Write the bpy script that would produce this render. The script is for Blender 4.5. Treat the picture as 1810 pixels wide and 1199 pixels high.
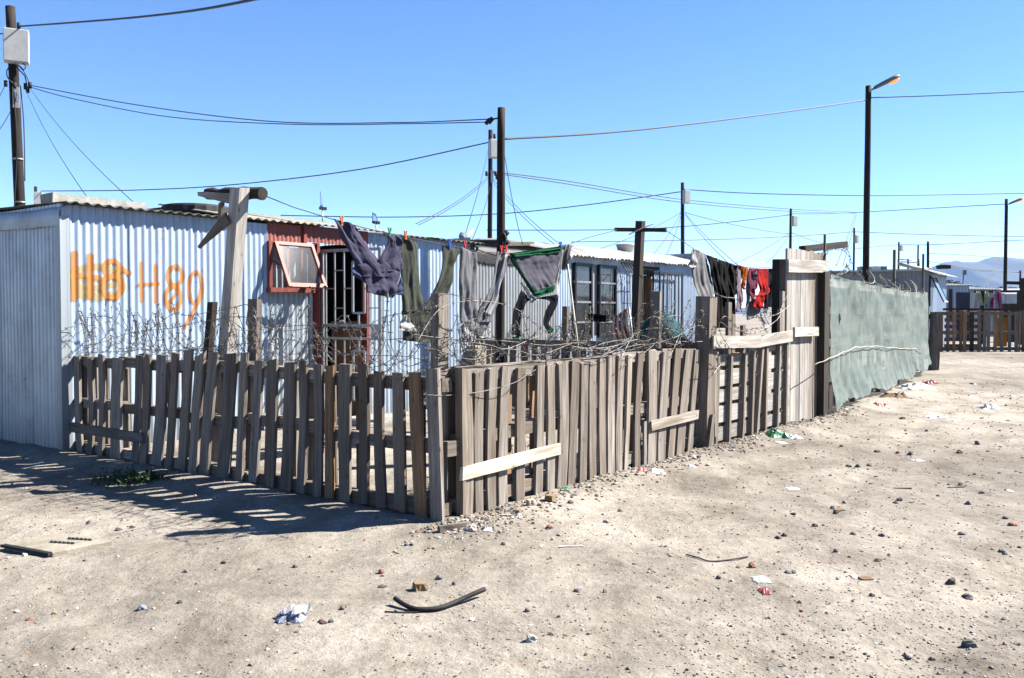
import bpy, math, random
from mathutils import Vector, Matrix, noise

R = math.radians
random.seed(11)
for o in list(bpy.data.objects):
    bpy.data.objects.remove(o, do_unlink=True)
scene = bpy.context.scene
COL = scene.collection

# ------------------------------------------------------------------ camera
F_PX, CX, CY, HOR, EYE = 1550.0, 905.0, 599.5, 555.0, 1.35
PITCH = math.atan((CY - HOR) / F_PX)
cam_d = bpy.data.cameras.new('camera')
cam_d.sensor_width = 36.0
cam_d.sensor_fit = 'HORIZONTAL'
cam_d.lens = F_PX / 1810.0 * 36.0
cam_d.clip_start = 0.05
cam_d.clip_end = 20000
cam = bpy.data.objects.new('camera', cam_d)
COL.objects.link(cam)
cam.location = (0, 0, EYE)
cam.rotation_euler = (R(90) - PITCH, 0, 0)
scene.camera = cam

# ------------------------------------------------------------------ light
SUN_AZ, SUN_EL = R(76), R(42)          # azimuth clockwise from +Y
world = bpy.data.worlds.new('World')
scene.world = world
world.use_nodes = True
wn = world.node_tree
wn.nodes.clear()
sky = wn.nodes.new('ShaderNodeTexSky')
sky.sky_type = 'NISHITA'
sky.sun_disc = False
sky.sun_elevation = SUN_EL
sky.sun_rotation = SUN_AZ
sky.altitude = 3000
sky.air_density = 1.0
sky.dust_density = 0.0
sky.ozone_density = 3.0
bg = wn.nodes.new('ShaderNodeBackground')
bg.inputs['Strength'].default_value = 0.05
wo = wn.nodes.new('ShaderNodeOutputWorld')
hs_ = wn.nodes.new('ShaderNodeHueSaturation')     # the photograph's strong blue, the same over the whole sky
hs_.inputs['Hue'].default_value = 0.505
hs_.inputs['Saturation'].default_value = 1.19
wn.links.new(sky.outputs[0], hs_.inputs['Color'])
wn.links.new(hs_.outputs[0], bg.inputs[0])
wn.links.new(bg.outputs[0], wo.inputs[0])
sun_d = bpy.data.lights.new('sun', 'SUN')
sun_d.energy = 5.0
sun_d.angle = R(0.53)
sun_d.color = (1.0, 0.95, 0.87)
sun = bpy.data.objects.new('sun', sun_d)
COL.objects.link(sun)
SD = Vector((math.sin(SUN_AZ) * math.cos(SUN_EL), math.cos(SUN_AZ) * math.cos(SUN_EL), math.sin(SUN_EL)))
sun.rotation_euler = SD.to_track_quat('Z', 'Y').to_euler()
sun.location = (0, 0, 30)
vs = scene.view_settings
vs.view_transform = 'Standard'
vs.look = 'None'
vs.gamma = 1
vs.exposure = 2.3
vs.use_curve_mapping = False

# ------------------------------------------------------------------ photo geometry
EYEV = Vector((0, 0, EYE))
FW = Vector((0, math.cos(PITCH), -math.sin(PITCH)))
UPV = Vector((0, math.sin(PITCH), math.cos(PITCH)))
RT = Vector((1, 0, 0))
Z3 = Vector((0, 0, 1))


def ray(x, y):
    return FW + RT * ((x - CX) / F_PX) - UPV * ((y - CY) / F_PX)


def G(x, y, z=0.0):                       # pixel -> ground point
    d = ray(x, y)
    return EYEV + d * ((z - EYE) / d.z)


def D(x, y, depth):                       # pixel -> point at a known depth
    d = ray(x, y)
    return EYEV + d * (depth / d.y)


def HP(x, y, p0, n):                      # pixel -> plane
    d = ray(x, y)
    return EYEV + d * ((p0 - EYEV).dot(n) / d.dot(n))


AU = R(37)
U = Vector((math.sin(AU), math.cos(AU), 0))      # along the street
V = Vector((-math.cos(AU), math.sin(AU), 0))     # from the street into the plots
C0 = G(785, 928)


def W(s, t, z=0.0):
    return C0 + U * s + V * t + Z3 * z


def ST(p):
    q = p - C0
    return q.dot(U), q.dot(V), p.z


def HT(x, y, t):
    return ST(HP(x, y, W(0, t), V))


def HS(x, y, s):
    return ST(HP(x, y, W(s, 0), U))


def fbm(p, o=3):
    v, a = 0.0, 1.0
    q = Vector(p)
    for _ in range(o):
        v += a * noise.noise(q)
        q = q * 2.03 + Vector((5.2, 1.3, 2.7))
        a *= .5
    return v


def gz(x, y):                              # ground height
    r = math.hypot(x, y)
    k = 1.0 if r < 40 else max(0.0, 1 - (r - 40) / 60)
    if k == 0:
        return 0.0
    q = Vector((x, y, 0)) - C0
    s, t = q.dot(U), q.dot(V)
    h = .022 * noise.noise(Vector((x * .35, y * .35, 3.1))) + .010 * noise.noise(Vector((x * 1.2, y * 1.2, 7.7)))
    if r < 22:
        for t0, dp_ in ((-1.55, .016), (-2.95, .018), (-4.3, .012)):
            dd = (t - t0 - .35 * math.sin(s * .33 + t0)) / .13
            if abs(dd) < 4:
                h += -dp_ * math.exp(-dd * dd) + .4 * dp_ * math.exp(-(abs(dd) - 1.8) ** 2)
        h -= .045 * max(0.0, noise.noise(Vector((x * 2.7 + 3, y * 2.7, 8.7))) - .33)
        h += .010 * noise.noise(Vector((x * 4.1, y * 4.1, 1.7))) + .0045 * noise.noise(Vector((x * 11, y * 11, 4.7)))
    if -1.2 < t < 1 and -.3 < s < 19:
        tt = (t + .16) / .26
        h += .055 * math.exp(-tt * tt) * min(1, max(0, (s + .3) / .8)) * (0.7 + .6 * noise.noise(Vector((s * .9, 0, 2))))
    if -1 < s < 1 and t > -.4:
        ss = (s + .12) / .28
        h += .035 * math.exp(-ss * ss) * min(1, max(0, (t + .4) / .5))
    if y > 18 and x > 2:
        q_ = min(1.0, (y - 18) / 8.5)
        h += .185 * q_ * q_ * (3 - 2 * q_) * min(1.0, (x - 2) / 4)
    return h * k


def on(x, y, dz=0.0):                      # pixel -> point on the uneven ground
    p = G(x, y)
    for _ in range(3):
        p = G(x, y, gz(p.x, p.y))
    p.z += dz
    return p


# ------------------------------------------------------------------ object helpers
def base_off(parent):
    o = Vector((0, 0, 0))
    while parent is not None:
        o = o + parent.location
        parent = parent.parent
    return o


def tag(o, label=None, cat=None, group=None, kind=None):
    if label: o['label'] = label
    if cat: o['category'] = cat
    if group: o['group'] = group
    if kind: o['kind'] = kind
    return o


def thing(name, label, cat, loc, group=None):
    o = bpy.data.objects.new(name, None)
    COL.objects.link(o)
    o.empty_display_size = .1
    o.location = loc
    return tag(o, label, cat, group)


def mesh(name, verts, faces, mat, parent=None, gc=None, smooth=False, col=None, fl=None, recenter=True):
    if parent is not None:
        off = base_off(parent)
    elif recenter:
        n = len(verts)
        off = Vector((sum(v[0] for v in verts) / n, sum(v[1] for v in verts) / n, min(v[2] for v in verts)))
    else:
        off = Vector((0, 0, 0))
    me = bpy.data.meshes.new(name)
    me.from_pydata([(v[0] - off.x, v[1] - off.y, v[2] - off.z) for v in verts], [], faces)
    if gc:
        a = me.attributes.new('gc', 'FLOAT_VECTOR', 'POINT')
        a.data.foreach_set('vector', [c for g in gc for c in g])
    if col:
        a = me.attributes.new('tint', 'FLOAT_COLOR', 'POINT')
        a.data.foreach_set('color', [c for g in col for c in (g[0], g[1], g[2], 1.0)])
    if fl:
        a = me.attributes.new('amount', 'FLOAT', 'POINT')
        a.data.foreach_set('value', fl)
    if smooth:
        me.polygons.foreach_set('use_smooth', [True] * len(me.polygons))
    if mat is not None:
        me.materials.append(mat)
    me.update()
    o = bpy.data.objects.new(name, me)
    COL.objects.link(o)
    if parent is not None:
        o.parent = parent
    else:
        o.location = off
    return o


class MB:
    def __init__(s):
        s.v, s.f, s.g, s.c = [], [], [], []

    def add(s, v, f, g=None, c=None):
        b = len(s.v)
        s.v += v
        s.f += [tuple(i + b for i in q) for q in f]
        s.g += g if g else [(p[0], p[1], p[2]) for p in v]
        if c is not None:
            s.c += [c] * len(v)

    def build(s, name, mat, parent=None, smooth=False):
        return mesh(name, s.v, s.f, mat, parent, s.g, smooth, s.c if s.c else None)


def perp(d):
    a = Vector((0, 0, 1)) if abs(d.z) < .9 else Vector((1, 0, 0))
    x = d.cross(a).normalized()
    return x, x.cross(d).normalized()


def board_geo(p0, p1, wd, w, td, th, n=4, jit=.0025, w1=None, rag=.006, bow=.0):
    """a sawn board from p0 to p1 (its middle line), w wide along wd, th thick along td"""
    ax = p1 - p0
    L = ax.length
    o = random.uniform(0, 60)
    v, g = [], []
    b1, b2 = random.uniform(-1, 1) * bow, random.uniform(-1, 1) * bow
    for i in range(n + 1):
        k = i / n
        ww = (w + ((w1 if w1 else w) - w) * k) * .5
        c = p0 + ax * k + wd * (4 * k * (1 - k) * b1) + td * (4 * k * (1 - k) * b2)
        for a, b in ((-1, -1), (1, -1), (1, 1), (-1, 1)):
            e = c + wd * (a * (ww + random.uniform(-jit, jit))) + td * (b * (th * .5 + random.uniform(-jit, jit) * .3))
            if i in (0, n):
                e = e + ax.normalized() * random.uniform(-rag, rag)
            v.append(e)
            g.append((k * L + o, a * ww + o, b * th * .5))
    f = []
    for i in range(n):
        q = i * 4
        for j in range(4):
            f.append((q + j, q + (j + 1) % 4, q + 4 + (j + 1) % 4, q + 4 + j))
    f.append((3, 2, 1, 0))
    q = n * 4
    f.append((q, q + 1, q + 2, q + 3))
    return v, f, g


def board(name, p0, p1, wd, w, td, th, mat, parent=None, **k):
    v, f, g = board_geo(p0, p1, wd, w, td, th, **k)
    return mesh(name, v, f, mat, parent, g)


def box_geo(c, ax, ay, az):
    """box about c with half-extent vectors"""
    v = [c + ax * a + ay * b + az * d for d in (-1, 1) for a, b in ((-1, -1), (1, -1), (1, 1), (-1, 1))]
    f = [(3, 2, 1, 0), (4, 5, 6, 7)] + [(i, (i + 1) % 4, 4 + (i + 1) % 4, 4 + i) for i in range(4)]
    if ax.cross(ay).dot(az) < 0:
        f = [tuple(reversed(q)) for q in f]
    return v, f


def tube_geo(pts, r, n=6, cap=True):
    pts = [Vector(p) for p in pts]
    rs = r if isinstance(r, (list, tuple)) else [r] * len(pts)
    v, f, g = [], [], []
    d = (pts[1] - pts[0]).normalized()
    x, y = perp(d)
    L = 0
    for i, p in enumerate(pts):
        a = pts[max(0, i - 1)]
        b = pts[min(len(pts) - 1, i + 1)]
        d = (b - a)
        if d.length < 1e-9:
            d = Vector((0, 0, 1))
        d.normalize()
        x = (x - d * x.dot(d))
        if x.length < 1e-5:
            x, _ = perp(d)
        x.normalize()
        y = d.cross(x)
        if i:
            L += (p - pts[i - 1]).length
        for j in range(n):
            an = 2 * math.pi * j / n
            v.append(p + x * (math.cos(an) * rs[i]) + y * (math.sin(an) * rs[i]))
            g.append((L, math.cos(an) * rs[i], math.sin(an) * rs[i]))
    for i in range(len(pts) - 1):
        for j in range(n):
            f.append((i * n + j, i * n + (j + 1) % n, (i + 1) * n + (j + 1) % n, (i + 1) * n + j))
    if cap:
        f.append(tuple(range(n - 1, -1, -1)))
        q = (len(pts) - 1) * n
        f.append(tuple(range(q, q + n)))
    return v, f, g


def tube(name, pts, r, mat, parent=None, n=6, smooth=True):
    v, f, g = tube_geo(pts, r, n)
    return mesh(name, v, f, mat, parent, g, smooth)


def lathe_geo(c, prof, n=16, ax=Z3, open_=False):
    x, y = perp(ax)
    v, f = [], []
    for r, h in prof:
        for j in range(n):
            a = 2 * math.pi * j / n
            v.append(c + ax * h + x * (math.cos(a) * r) + y * (math.sin(a) * r))
    for i in range(len(prof) - 1):
        for j in range(n):
            f.append((i * n + j, i * n + (j + 1) % n, (i + 1) * n + (j + 1) % n, (i + 1) * n + j))
    return v, f


# ------------------------------------------------------------------ materials
def nodes(name):
    m = bpy.data.materials.new(name)
    m.use_nodes = True
    nt = m.node_tree
    b = nt.nodes['Principled BSDF']
    return m, nt, b


def N(nt, t, **k):
    n = nt.nodes.new(t)
    for a, b in k.items():
        setattr(n, a, b)
    return n


def ramp(nt, fac, stops):
    r = N(nt, 'ShaderNodeValToRGB')
    e = r.color_ramp.elements
    while len(e) > 1:
        e.remove(e[-1])
    e[0].position = stops[0][0]
    e[0].color = (*stops[0][1], 1)
    for p, c in stops[1:]:
        q = e.new(p)
        q.color = (*c, 1)
    nt.links.new(fac, r.inputs[0])
    return r.outputs[0]


def mixc(nt, fac, a, b, mode='MIX'):
    m = N(nt, 'ShaderNodeMix', data_type='RGBA', blend_type=mode)
    for s, v in ((m.inputs[0], fac), (m.inputs[6], a), (m.inputs[7], b)):
        if hasattr(v, 'is_linked') or hasattr(v, 'links'):
            nt.links.new(v, s)
        else:
            s.default_value = v if not isinstance(v, tuple) else (*v, 1)
    return m.outputs[2]


def ntex(nt, vec, scale, detail=4, rough=.6, dist=0.0):
    n = N(nt, 'ShaderNodeTexNoise')
    n.inputs['Scale'].default_value = scale
    n.inputs['Detail'].default_value = detail
    n.inputs['Roughness'].default_value = rough
    n.inputs['Distortion'].default_value = dist
    if vec is not None:
        nt.links.new(vec, n.inputs['Vector'])
    return n.outputs['Fac']


def bump(nt, h, strength, dist=.01, nrm=None):
    b = N(nt, 'ShaderNodeBump')
    b.inputs['Strength'].default_value = strength
    b.inputs['Distance'].default_value = dist
    nt.links.new(h, b.inputs['Height'])
    if nrm is not None:
        nt.links.new(nrm, b.inputs['Normal'])
    return b.outputs[0]


def mapping(nt, vec, scale):
    m = N(nt, 'ShaderNodeMapping')
    m.inputs['Scale'].default_value = scale
    nt.links.new(vec, m.inputs['Vector'])
    return m.outputs[0]


def attr(nt, name, out='Vector'):
    a = N(nt, 'ShaderNodeAttribute', attribute_name=name)
    return a.outputs[out]


def mmul(nt, a, b, op='MULTIPLY'):
    m = N(nt, 'ShaderNodeMath', operation=op)
    for s, v in zip(m.inputs, (a, b)):
        if isinstance(v, (int, float)):
            s.default_value = v
        else:
            nt.links.new(v, s)
    return m.outputs[0]


def sc(c, k):
    return tuple(x * k for x in c)


def wood(name, dark, mid, light, tone=None, rough=.85, vary=.5):
    dark, mid, light = sc(dark, .50), sc(mid, .58), sc(light, .66)
    tone = sc(tone, .52) if tone else None
    m, nt, b = nodes(name)
    gc = attr(nt, 'gc')
    oi = N(nt, 'ShaderNodeObjectInfo')
    g1 = ntex(nt, mapping(nt, gc, (2.2, 55, 55)), 1.0, 6, .65, .6)
    g2 = ntex(nt, mapping(nt, gc, (1.3, 9, 9)), 1.0, 4, .6, .3)
    c = ramp(nt, g1, [(.28, dark), (.5, mid), (.72, light)])
    st = ramp(nt, g2, [(.3, (.62, .56, .5)), (.62, (1.08, 1.06, 1.04))])
    c = mixc(nt, 1.0, c, st, 'MULTIPLY')
    if tone is not None:
        fac = mmul(nt, oi.outputs['Random'], vary)
        c = mixc(nt, fac, c, tone, 'MIX')
    hv = N(nt, 'ShaderNodeHueSaturation')
    nt.links.new(c, hv.inputs['Color'])
    rr = mmul(nt, oi.outputs['Random'], 7.31)
    fr = N(nt, 'ShaderNodeMath', operation='FRACT')
    nt.links.new(rr, fr.inputs[0])
    val = N(nt, 'ShaderNodeMapRange')
    val.inputs['To Min'].default_value = .68
    val.inputs['To Max'].default_value = 1.2
    nt.links.new(fr.outputs[0], val.inputs['Value'])
    nt.links.new(val.outputs[0], hv.inputs['Value'])
    # nail holes / knots
    vo = N(nt, 'ShaderNodeTexVoronoi')
    vo.inputs['Scale'].default_value = 1.0
    nt.links.new(mapping(nt, gc, (5, 16, 16)), vo.inputs['Vector'])
    kn = ramp(nt, vo.outputs['Distance'], [(.05, (.25, .2, .16)), (.13, (1, 1, 1))])
    c2 = mixc(nt, .8, hv.outputs[0], kn, 'MULTIPLY')
    nt.links.new(c2, b.inputs['Base Color'])
    b.inputs['Roughness'].default_value = rough
    b.inputs['Specular IOR Level'].default_value = .15
    nt.links.new(bump(nt, g1, .5, .004), b.inputs['Normal'])
    return m


def plain(name, col, rough=.6, metal=0.0, var=.18, scale=6.0, bmp=0.0, spec=.3, col2=None, coord='Object', bscale=None):
    col = sc(col, .46)
    col2 = sc(col2, .46) if col2 else None
    m, nt, b = nodes(name)
    tc = N(nt, 'ShaderNodeTexCoord').outputs[coord]
    n1 = ntex(nt, tc, scale, 5, .62)
    lo = col2 if col2 else tuple(x * (1 - var) for x in col)
    hi = tuple(min(1, x * (1 + var * .5)) for x in col)
    nt.links.new(ramp(nt, n1, [(.32, lo), (.62, hi)]), b.inputs['Base Color'])
    b.inputs['Roughness'].default_value = rough
    b.inputs['Metallic'].default_value = metal
    b.inputs['Specular IOR Level'].default_value = spec
    if bmp:
        n2 = ntex(nt, tc, bscale or scale * 5, 4, .6)
        nt.links.new(bump(nt, n2, bmp, .01), b.inputs['Normal'])
    return m


def tin(name, col, metal=.35, rough=.42, rust=.25, dirt=(.30, .26, .22), dirt_amt=.5, rustc=(.22, .10, .05)):
    col, dirt, rustc = sc(col, .54), sc(dirt, .5), sc(rustc, .5)
    """painted / galvanised corrugated sheet: streaks run down the sheet, dirt spots, small rust"""
    m, nt, b = nodes(name)
    gc = attr(nt, 'gc')                     # x along ribs (height), y across
    oi = N(nt, 'ShaderNodeObjectInfo')
    st = ntex(nt, mapping(nt, gc, (.8, 14, 0)), 1.0, 5, .6)
    cl = ntex(nt, mapping(nt, gc, (2.4, 2.4, 0)), 1.0, 5, .65)
    sp = ntex(nt, mapping(nt, gc, (26, 26, 0)), 1.0, 3, .6)
    lo = tuple(x * .80 for x in col)
    hi = tuple(min(.95, x * 1.1) for x in col)
    c = ramp(nt, st, [(.3, lo), (.65, hi)])
    d = ramp(nt, cl, [(.42, (0, 0, 0)), (.75, (dirt_amt,) * 3)])
    c = mixc(nt, d, c, dirt)
    r1 = mmul(nt, sp, cl)
    rf = ramp(nt, r1, [(.39 - rust * .12, (0, 0, 0)), (.47 - rust * .12, (1, 1, 1))])
    c = mixc(nt, rf, c, rustc)
    sx = N(nt, 'ShaderNodeSeparateXYZ')
    nt.links.new(gc, sx.inputs[0])
    spl = mmul(nt, ramp(nt, sx.outputs[2], [(.02, (1, 1, 1)), (.42, (0, 0, 0))]), ramp(nt, cl, [(.3, (.25,) * 3), (.65, (.9,) * 3)]))
    c = mixc(nt, mmul(nt, spl, .7), c, (.15, .125, .10))
    hv = N(nt, 'ShaderNodeHueSaturation')
    nt.links.new(c, hv.inputs['Color'])
    val = N(nt, 'ShaderNodeMapRange')
    val.inputs['To Min'].default_value = .84
    val.inputs['To Max'].default_value = 1.1
    nt.links.new(oi.outputs['Random'], val.inputs['Value'])
    nt.links.new(val.outputs[0], hv.inputs['Value'])
    nt.links.new(hv.outputs[0], b.inputs['Base Color'])
    b.inputs['Metallic'].default_value = metal
    rr = N(nt, 'ShaderNodeMapRange')
    rr.inputs['To Min'].default_value = rough - .1
    rr.inputs['To Max'].default_value = rough + .22
    nt.links.new(cl, rr.inputs['Value'])
    nt.links.new(rr.outputs[0], b.inputs['Roughness'])
    nt.links.new(bump(nt, cl, .25, .02), b.inputs['Normal'])
    return m


def cloth(name, col, col2=None, rough=.9, scale=5, sheen=.0):
    col = sc(col, .43)
    col2 = sc(col2, .43) if col2 else None
    m, nt, b = nodes(name)
    tc = N(nt, 'ShaderNodeTexCoord').outputs['Object']
    n1 = ntex(nt, tc, scale, 4, .6)
    c2 = col2 if col2 else tuple(x * .8 for x in col)
    nt.links.new(ramp(nt, n1, [(.35, c2), (.65, col)]), b.inputs['Base Color'])
    b.inputs['Roughness'].default_value = rough
    b.inputs['Specular IOR Level'].default_value = .1
    n2 = ntex(nt, tc, 34, 3, .55)
    nt.links.new(bump(nt, n2, .35, .008), b.inputs['Normal'])
    tl = N(nt, 'ShaderNodeBsdfTranslucent')
    nt.links.new(b.inputs['Base Color'].links[0].from_socket, tl.inputs[0])
    mx = N(nt, 'ShaderNodeMixShader')
    mx.inputs[0].default_value = .42
    nt.links.new(b.outputs[0], mx.inputs[1])
    nt.links.new(tl.outputs[0], mx.inputs[2])
    nt.links.new(mx.outputs[0], nt.nodes['Material Output'].inputs[0])
    return m


def tinted(name, rough=.8, bscale=30):
    m, nt, b = nodes(name)
    c = attr(nt, 'tint', 'Color')
    tc = N(nt, 'ShaderNodeTexCoord').outputs['Object']
    n1 = ntex(nt, tc, bscale, 3, .6)
    c = mixc(nt, .7, c, ramp(nt, n1, [(.3, (.28, .275, .27)), (.7, (.5, .5, .5))]), 'MULTIPLY')
    nt.links.new(c, b.inputs['Base Color'])
    b.inputs['Roughness'].default_value = rough
    b.inputs['Specular IOR Level'].default_value = .2
    return m


def glass(name, tint=(.8, .88, .92), dirt=.18, ior=1.22):
    m, nt, b = nodes(name)
    nt.nodes.remove(b)
    out = nt.nodes['Material Output']
    tr = N(nt, 'ShaderNodeBsdfTransparent')
    tr.inputs[0].default_value = (*tint, 1)
    gl = N(nt, 'ShaderNodeBsdfGlossy')
    gl.inputs['Roughness'].default_value = .05
    fr = N(nt, 'ShaderNodeFresnel')
    fr.inputs['IOR'].default_value = ior
    mx = N(nt, 'ShaderNodeMixShader')
    nt.links.new(fr.outputs[0], mx.inputs[0])
    nt.links.new(tr.outputs[0], mx.inputs[1])
    nt.links.new(gl.outputs[0], mx.inputs[2])
    df = N(nt, 'ShaderNodeBsdfDiffuse')
    df.inputs[0].default_value = (.12, .12, .12, 1)
    tc = N(nt, 'ShaderNodeTexCoord').outputs['Object']
    n1 = ntex(nt, tc, 7, 6, .7)
    dr = ramp(nt, n1, [(.35, (dirt * .35,) * 3), (.7, (min(1, dirt * 2.2),) * 3)])
    m2 = N(nt, 'ShaderNodeMixShader')
    nt.links.new(dr, m2.inputs[0])
    nt.links.new(mx.outputs[0], m2.inputs[1])
    nt.links.new(df.outputs[0], m2.inputs[2])
    nt.links.new(m2.outputs[0], out.inputs[0])
    return m


def ground_mat():
    m, nt, b = nodes('sandy_ground')
    ge = N(nt, 'ShaderNodeNewGeometry').outputs['Position']
    big = ntex(nt, ge, .22, 4, .6, .3)
    mid = ntex(nt, ge, 1.1, 6, .68, .6)
    fine = ntex(nt, ge, 14, 5, .7)
    grit = ntex(nt, ge, 70, 3, .7)
    # drag marks: noise stretched along the street
    rot = N(nt, 'ShaderNodeMapping')
    rot.inputs['Rotation'].default_value = (0, 0, AU + R(18))
    rot.inputs['Scale'].default_value = (2.6, 1.1, 1)
    nt.links.new(ge, rot.inputs['Vector'])
    drag = ntex(nt, rot.outputs[0], 1.0, 5, .65, .4)
    c = ramp(nt, mid, [(.26, (.118, .106, .093)), (.42, (.188, .171, .150)), (.60, (.238, .219, .196))])
    g1 = ramp(nt, big, [(.36, (.66, .645, .63)), (.60, (1.06, 1.05, 1.03))])
    c = mixc(nt, 1.0, c, g1, 'MULTIPLY')
    dg = ramp(nt, drag, [(.34, (.64, .62, .60)), (.54, (1.03, 1.03, 1.02))])
    c = mixc(nt, .75, c, dg, 'MULTIPLY')
    # small dark grit
    sp = N(nt, 'ShaderNodeTexVoronoi')
    sp.inputs['Scale'].default_value = 30
    nt.links.new(ge, sp.inputs['Vector'])
    dots = mmul(nt, ramp(nt, sp.outputs['Distance'], [(.10, (1, 1, 1)), (.24, (0, 0, 0))]),
                ramp(nt, fine, [(.50, (0, 0, 0)), (.62, (1, 1, 1))]))
    c = mixc(nt, mmul(nt, dots, .8), c, (.05, .045, .04))
    sp2 = N(nt, 'ShaderNodeTexVoronoi')
    sp2.inputs['Scale'].default_value = 75
    nt.links.new(ge, sp2.inputs['Vector'])
    d2 = mmul(nt, ramp(nt, sp2.outputs['Distance'], [(.14, (1, 1, 1)), (.30, (0, 0, 0))]),
              ramp(nt, mid, [(.50, (1, 1, 1)), (.66, (.3, .3, .3))]))
    c = mixc(nt, mmul(nt, d2, .6), c, (.075, .067, .058))
    clod = ntex(nt, ge, 38, 6, .75)
    ck = mmul(nt, ramp(nt, clod, [(.56, (0, 0, 0)), (.66, (1, 1, 1))]), ramp(nt, ntex(nt, ge, 2.3, 4, .7), [(.40, (.15, .15, .15)), (.62, (1, 1, 1))]))
    c = mixc(nt, mmul(nt, ck, .55), c, (.08, .07, .06))
    fg = ramp(nt, fine, [(.3, (.76, .75, .74)), (.65, (1.07, 1.07, 1.06))])
    c = mixc(nt, 1.0, c, fg, 'MULTIPLY')
    nt.links.new(c, b.inputs['Base Color'])
    b.inputs['Roughness'].default_value = .95
    b.inputs['Specular IOR Level'].default_value = .05
    n1 = bump(nt, mid, .55, .05)
    n2 = bump(nt, fine, .75, .018, n1)
    n3 = bump(nt, clod, .7, .010, bump(nt, grit, .55, .004, n2))
    n4 = bump(nt, drag, .5, .025, n3)
    nt.links.new(n4, b.inputs['Normal'])
    return m


M = {}
M['ground'] = ground_mat()
M['wood'] = wood('weathered_pallet_wood', (.11, .098, .086), (.27, .248, .224), (.42, .39, .355), (.175, .125, .085), vary=.62)
M['wood_brown'] = wood('brown_pallet_wood', (.17, .10, .055), (.34, .21, .12), (.48, .32, .2), (.24, .16, .10), vary=.5)
M['wood_grey'] = wood('grey_driftwood', (.26, .25, .24), (.44, .43, .415), (.58, .57, .55), (.33, .29, .24), vary=.35)
M['wood_pale'] = wood('pale_new_timber', (.36, .31, .25), (.55, .50, .43), (.70, .66, .59))
M['wood_dark'] = wood('dark_and_shaded_wood', (.018, .015, .013), (.045, .037, .031), (.09, .074, .06), (.05, .04, .032), vary=.5)  # dark timber, also boards whose shade is put into the colour
M['pole'] = wood('creosote_pole_wood', (.009, .008, .0075), (.022, .018, .017), (.046, .036, .031))
M['tin_blue'] = tin('pale_blue_zinc', (.45, .575, .74), .3, .42, .16, (.33, .35, .37), .35)
M['tin_side'] = tin('weathered_side_zinc', (.50, .58, .64), .45, .42, .22, (.28, .29, .29), .5)
M['tin_grey'] = tin('grey_zinc', (.34, .37, .40), .3, .5, .3, (.24, .23, .22), .55)
M['tin_white'] = tin('bare_bright_zinc', (.74, .75, .76), .3, .38, .12, (.5, .48, .46), .4)
M['tin_red'] = tin('red_oxide_paint', (.27, .062, .042), .0, .6, .05, (.2, .055, .04), .4)
M['cement'] = plain('fibre_cement', (.44, .425, .37), .9, 0, .35, 9, .35, .1, (.27, .25, .20))
M['cement_dark'] = plain('old_fibre_cement', (.15, .145, .13), .9, 0, .35, 9, .35, .1)
M['concrete'] = plain('concrete', (.46, .45, .42), .92, 0, .3, 12, .6, .1)
M['red_paint'] = plain('flaking_red_paint', (.29, .055, .036), .55, 0, .45, 14, .3, .3)
M['steel'] = plain('silver_painted_steel', (.46, .47, .48), .38, .55, .2, 10, 0, .5)
M['black_steel'] = plain('black_steel', (.018, .018, .02), .45, .2, .3, 10, 0, .4)
M['wire'] = plain('galvanised_barbed_wire', (.24, .225, .21), .6, .25, .5, 3, 0, .3, (.09, .065, .05))
M['rubber'] = plain('black_rubber', (.016, .016, .017), .75, 0, .3, 20, .3, .3)
M['cable'] = plain('black_cable', (.012, .012, .014), .6, 0, .2, 5, 0, .3)
M['white_box'] = plain('white_enamel', (.66, .67, .65), .45, 0, .12, 6, 0, .4)
M['white_plastic'] = plain('white_plastic', (.78, .78, .78), .4, 0, .1, 6, .2, .4)
M['tarp_black'] = plain('black_tarpaulin', (.014, .013, .013), .6, 0, .3, 9, .5, .3)
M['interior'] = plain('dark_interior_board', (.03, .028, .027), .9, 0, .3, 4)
M['lace'] = cloth('white_lace', (.95, .95, .95), (.7, .7, .7), scale=22)
M['glass'] = glass('dirty_glass', dirt=.10)
M['glass2'] = glass('pale_glass', (.75, .85, .9), .12, 1.9)
M['mop'] = cloth('mop_yarn', (.5, .48, .47), (.33, .32, .33), scale=20)
M['teal'] = plain('teal_plastic', (.012, .085, .10), .7, 0, .25, 5, .1, .05)
M['navy_panel'] = plain('navy_board', (.018, .026, .06), .6, 0, .25, 4)
M['yellow'] = plain('yellow_board', (.62, .27, .025), .6, 0, .25, 4, .2)
M['green_plastic'] = plain('green_plastic', (.012, .22, .085), .4, 0, .3, 9, .2, .5)
M['lamp_metal'] = plain('grey_lamp_housing', (.22, .23, .24), .5, .2, .15, 5)
M['stone'] = tinted('loose_stone')
M['cardboard'] = plain('brown_cardboard', (.23, .125, .055), .85, 0, .35, 12, .4)
M['brick'] = plain('brick_fragment', (.33, .13, .075), .9, 0, .4, 22, .6)
M['tan_brick'] = plain('tan_brick_fragment', (.34, .235, .125), .9, 0, .3, 22, .5)
M['paper'] = plain('dirty_paper', (.68, .67, .66), .8, 0, .2, 16, .3)
M['film'] = plain('plastic_film', (.74, .75, .76), .3, 0, .12, 14, .5, .6)
M['red_wrap'] = plain('red_wrapper', (.40, .05, .05), .4, 0, .3, 18, .3, .5)
M['blue_wrap'] = plain('blue_wrapper', (.26, .28, .36), .5, 0, .6, 26, .3, .5, (.06, .07, .11))
M['leaf'] = plain('weed_leaf', (.05, .105, .022), .7, 0, .45, 30)
M['tree_leaf'] = plain('tree_leaf', (.065, .115, .025), .7, 0, .5, 3)
M['mountain'] = plain('mountain_rock', (.085, .09, .085), .95, 0, .35, .004, 0, .05, (.06, .065, .06), bscale=.02)


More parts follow.
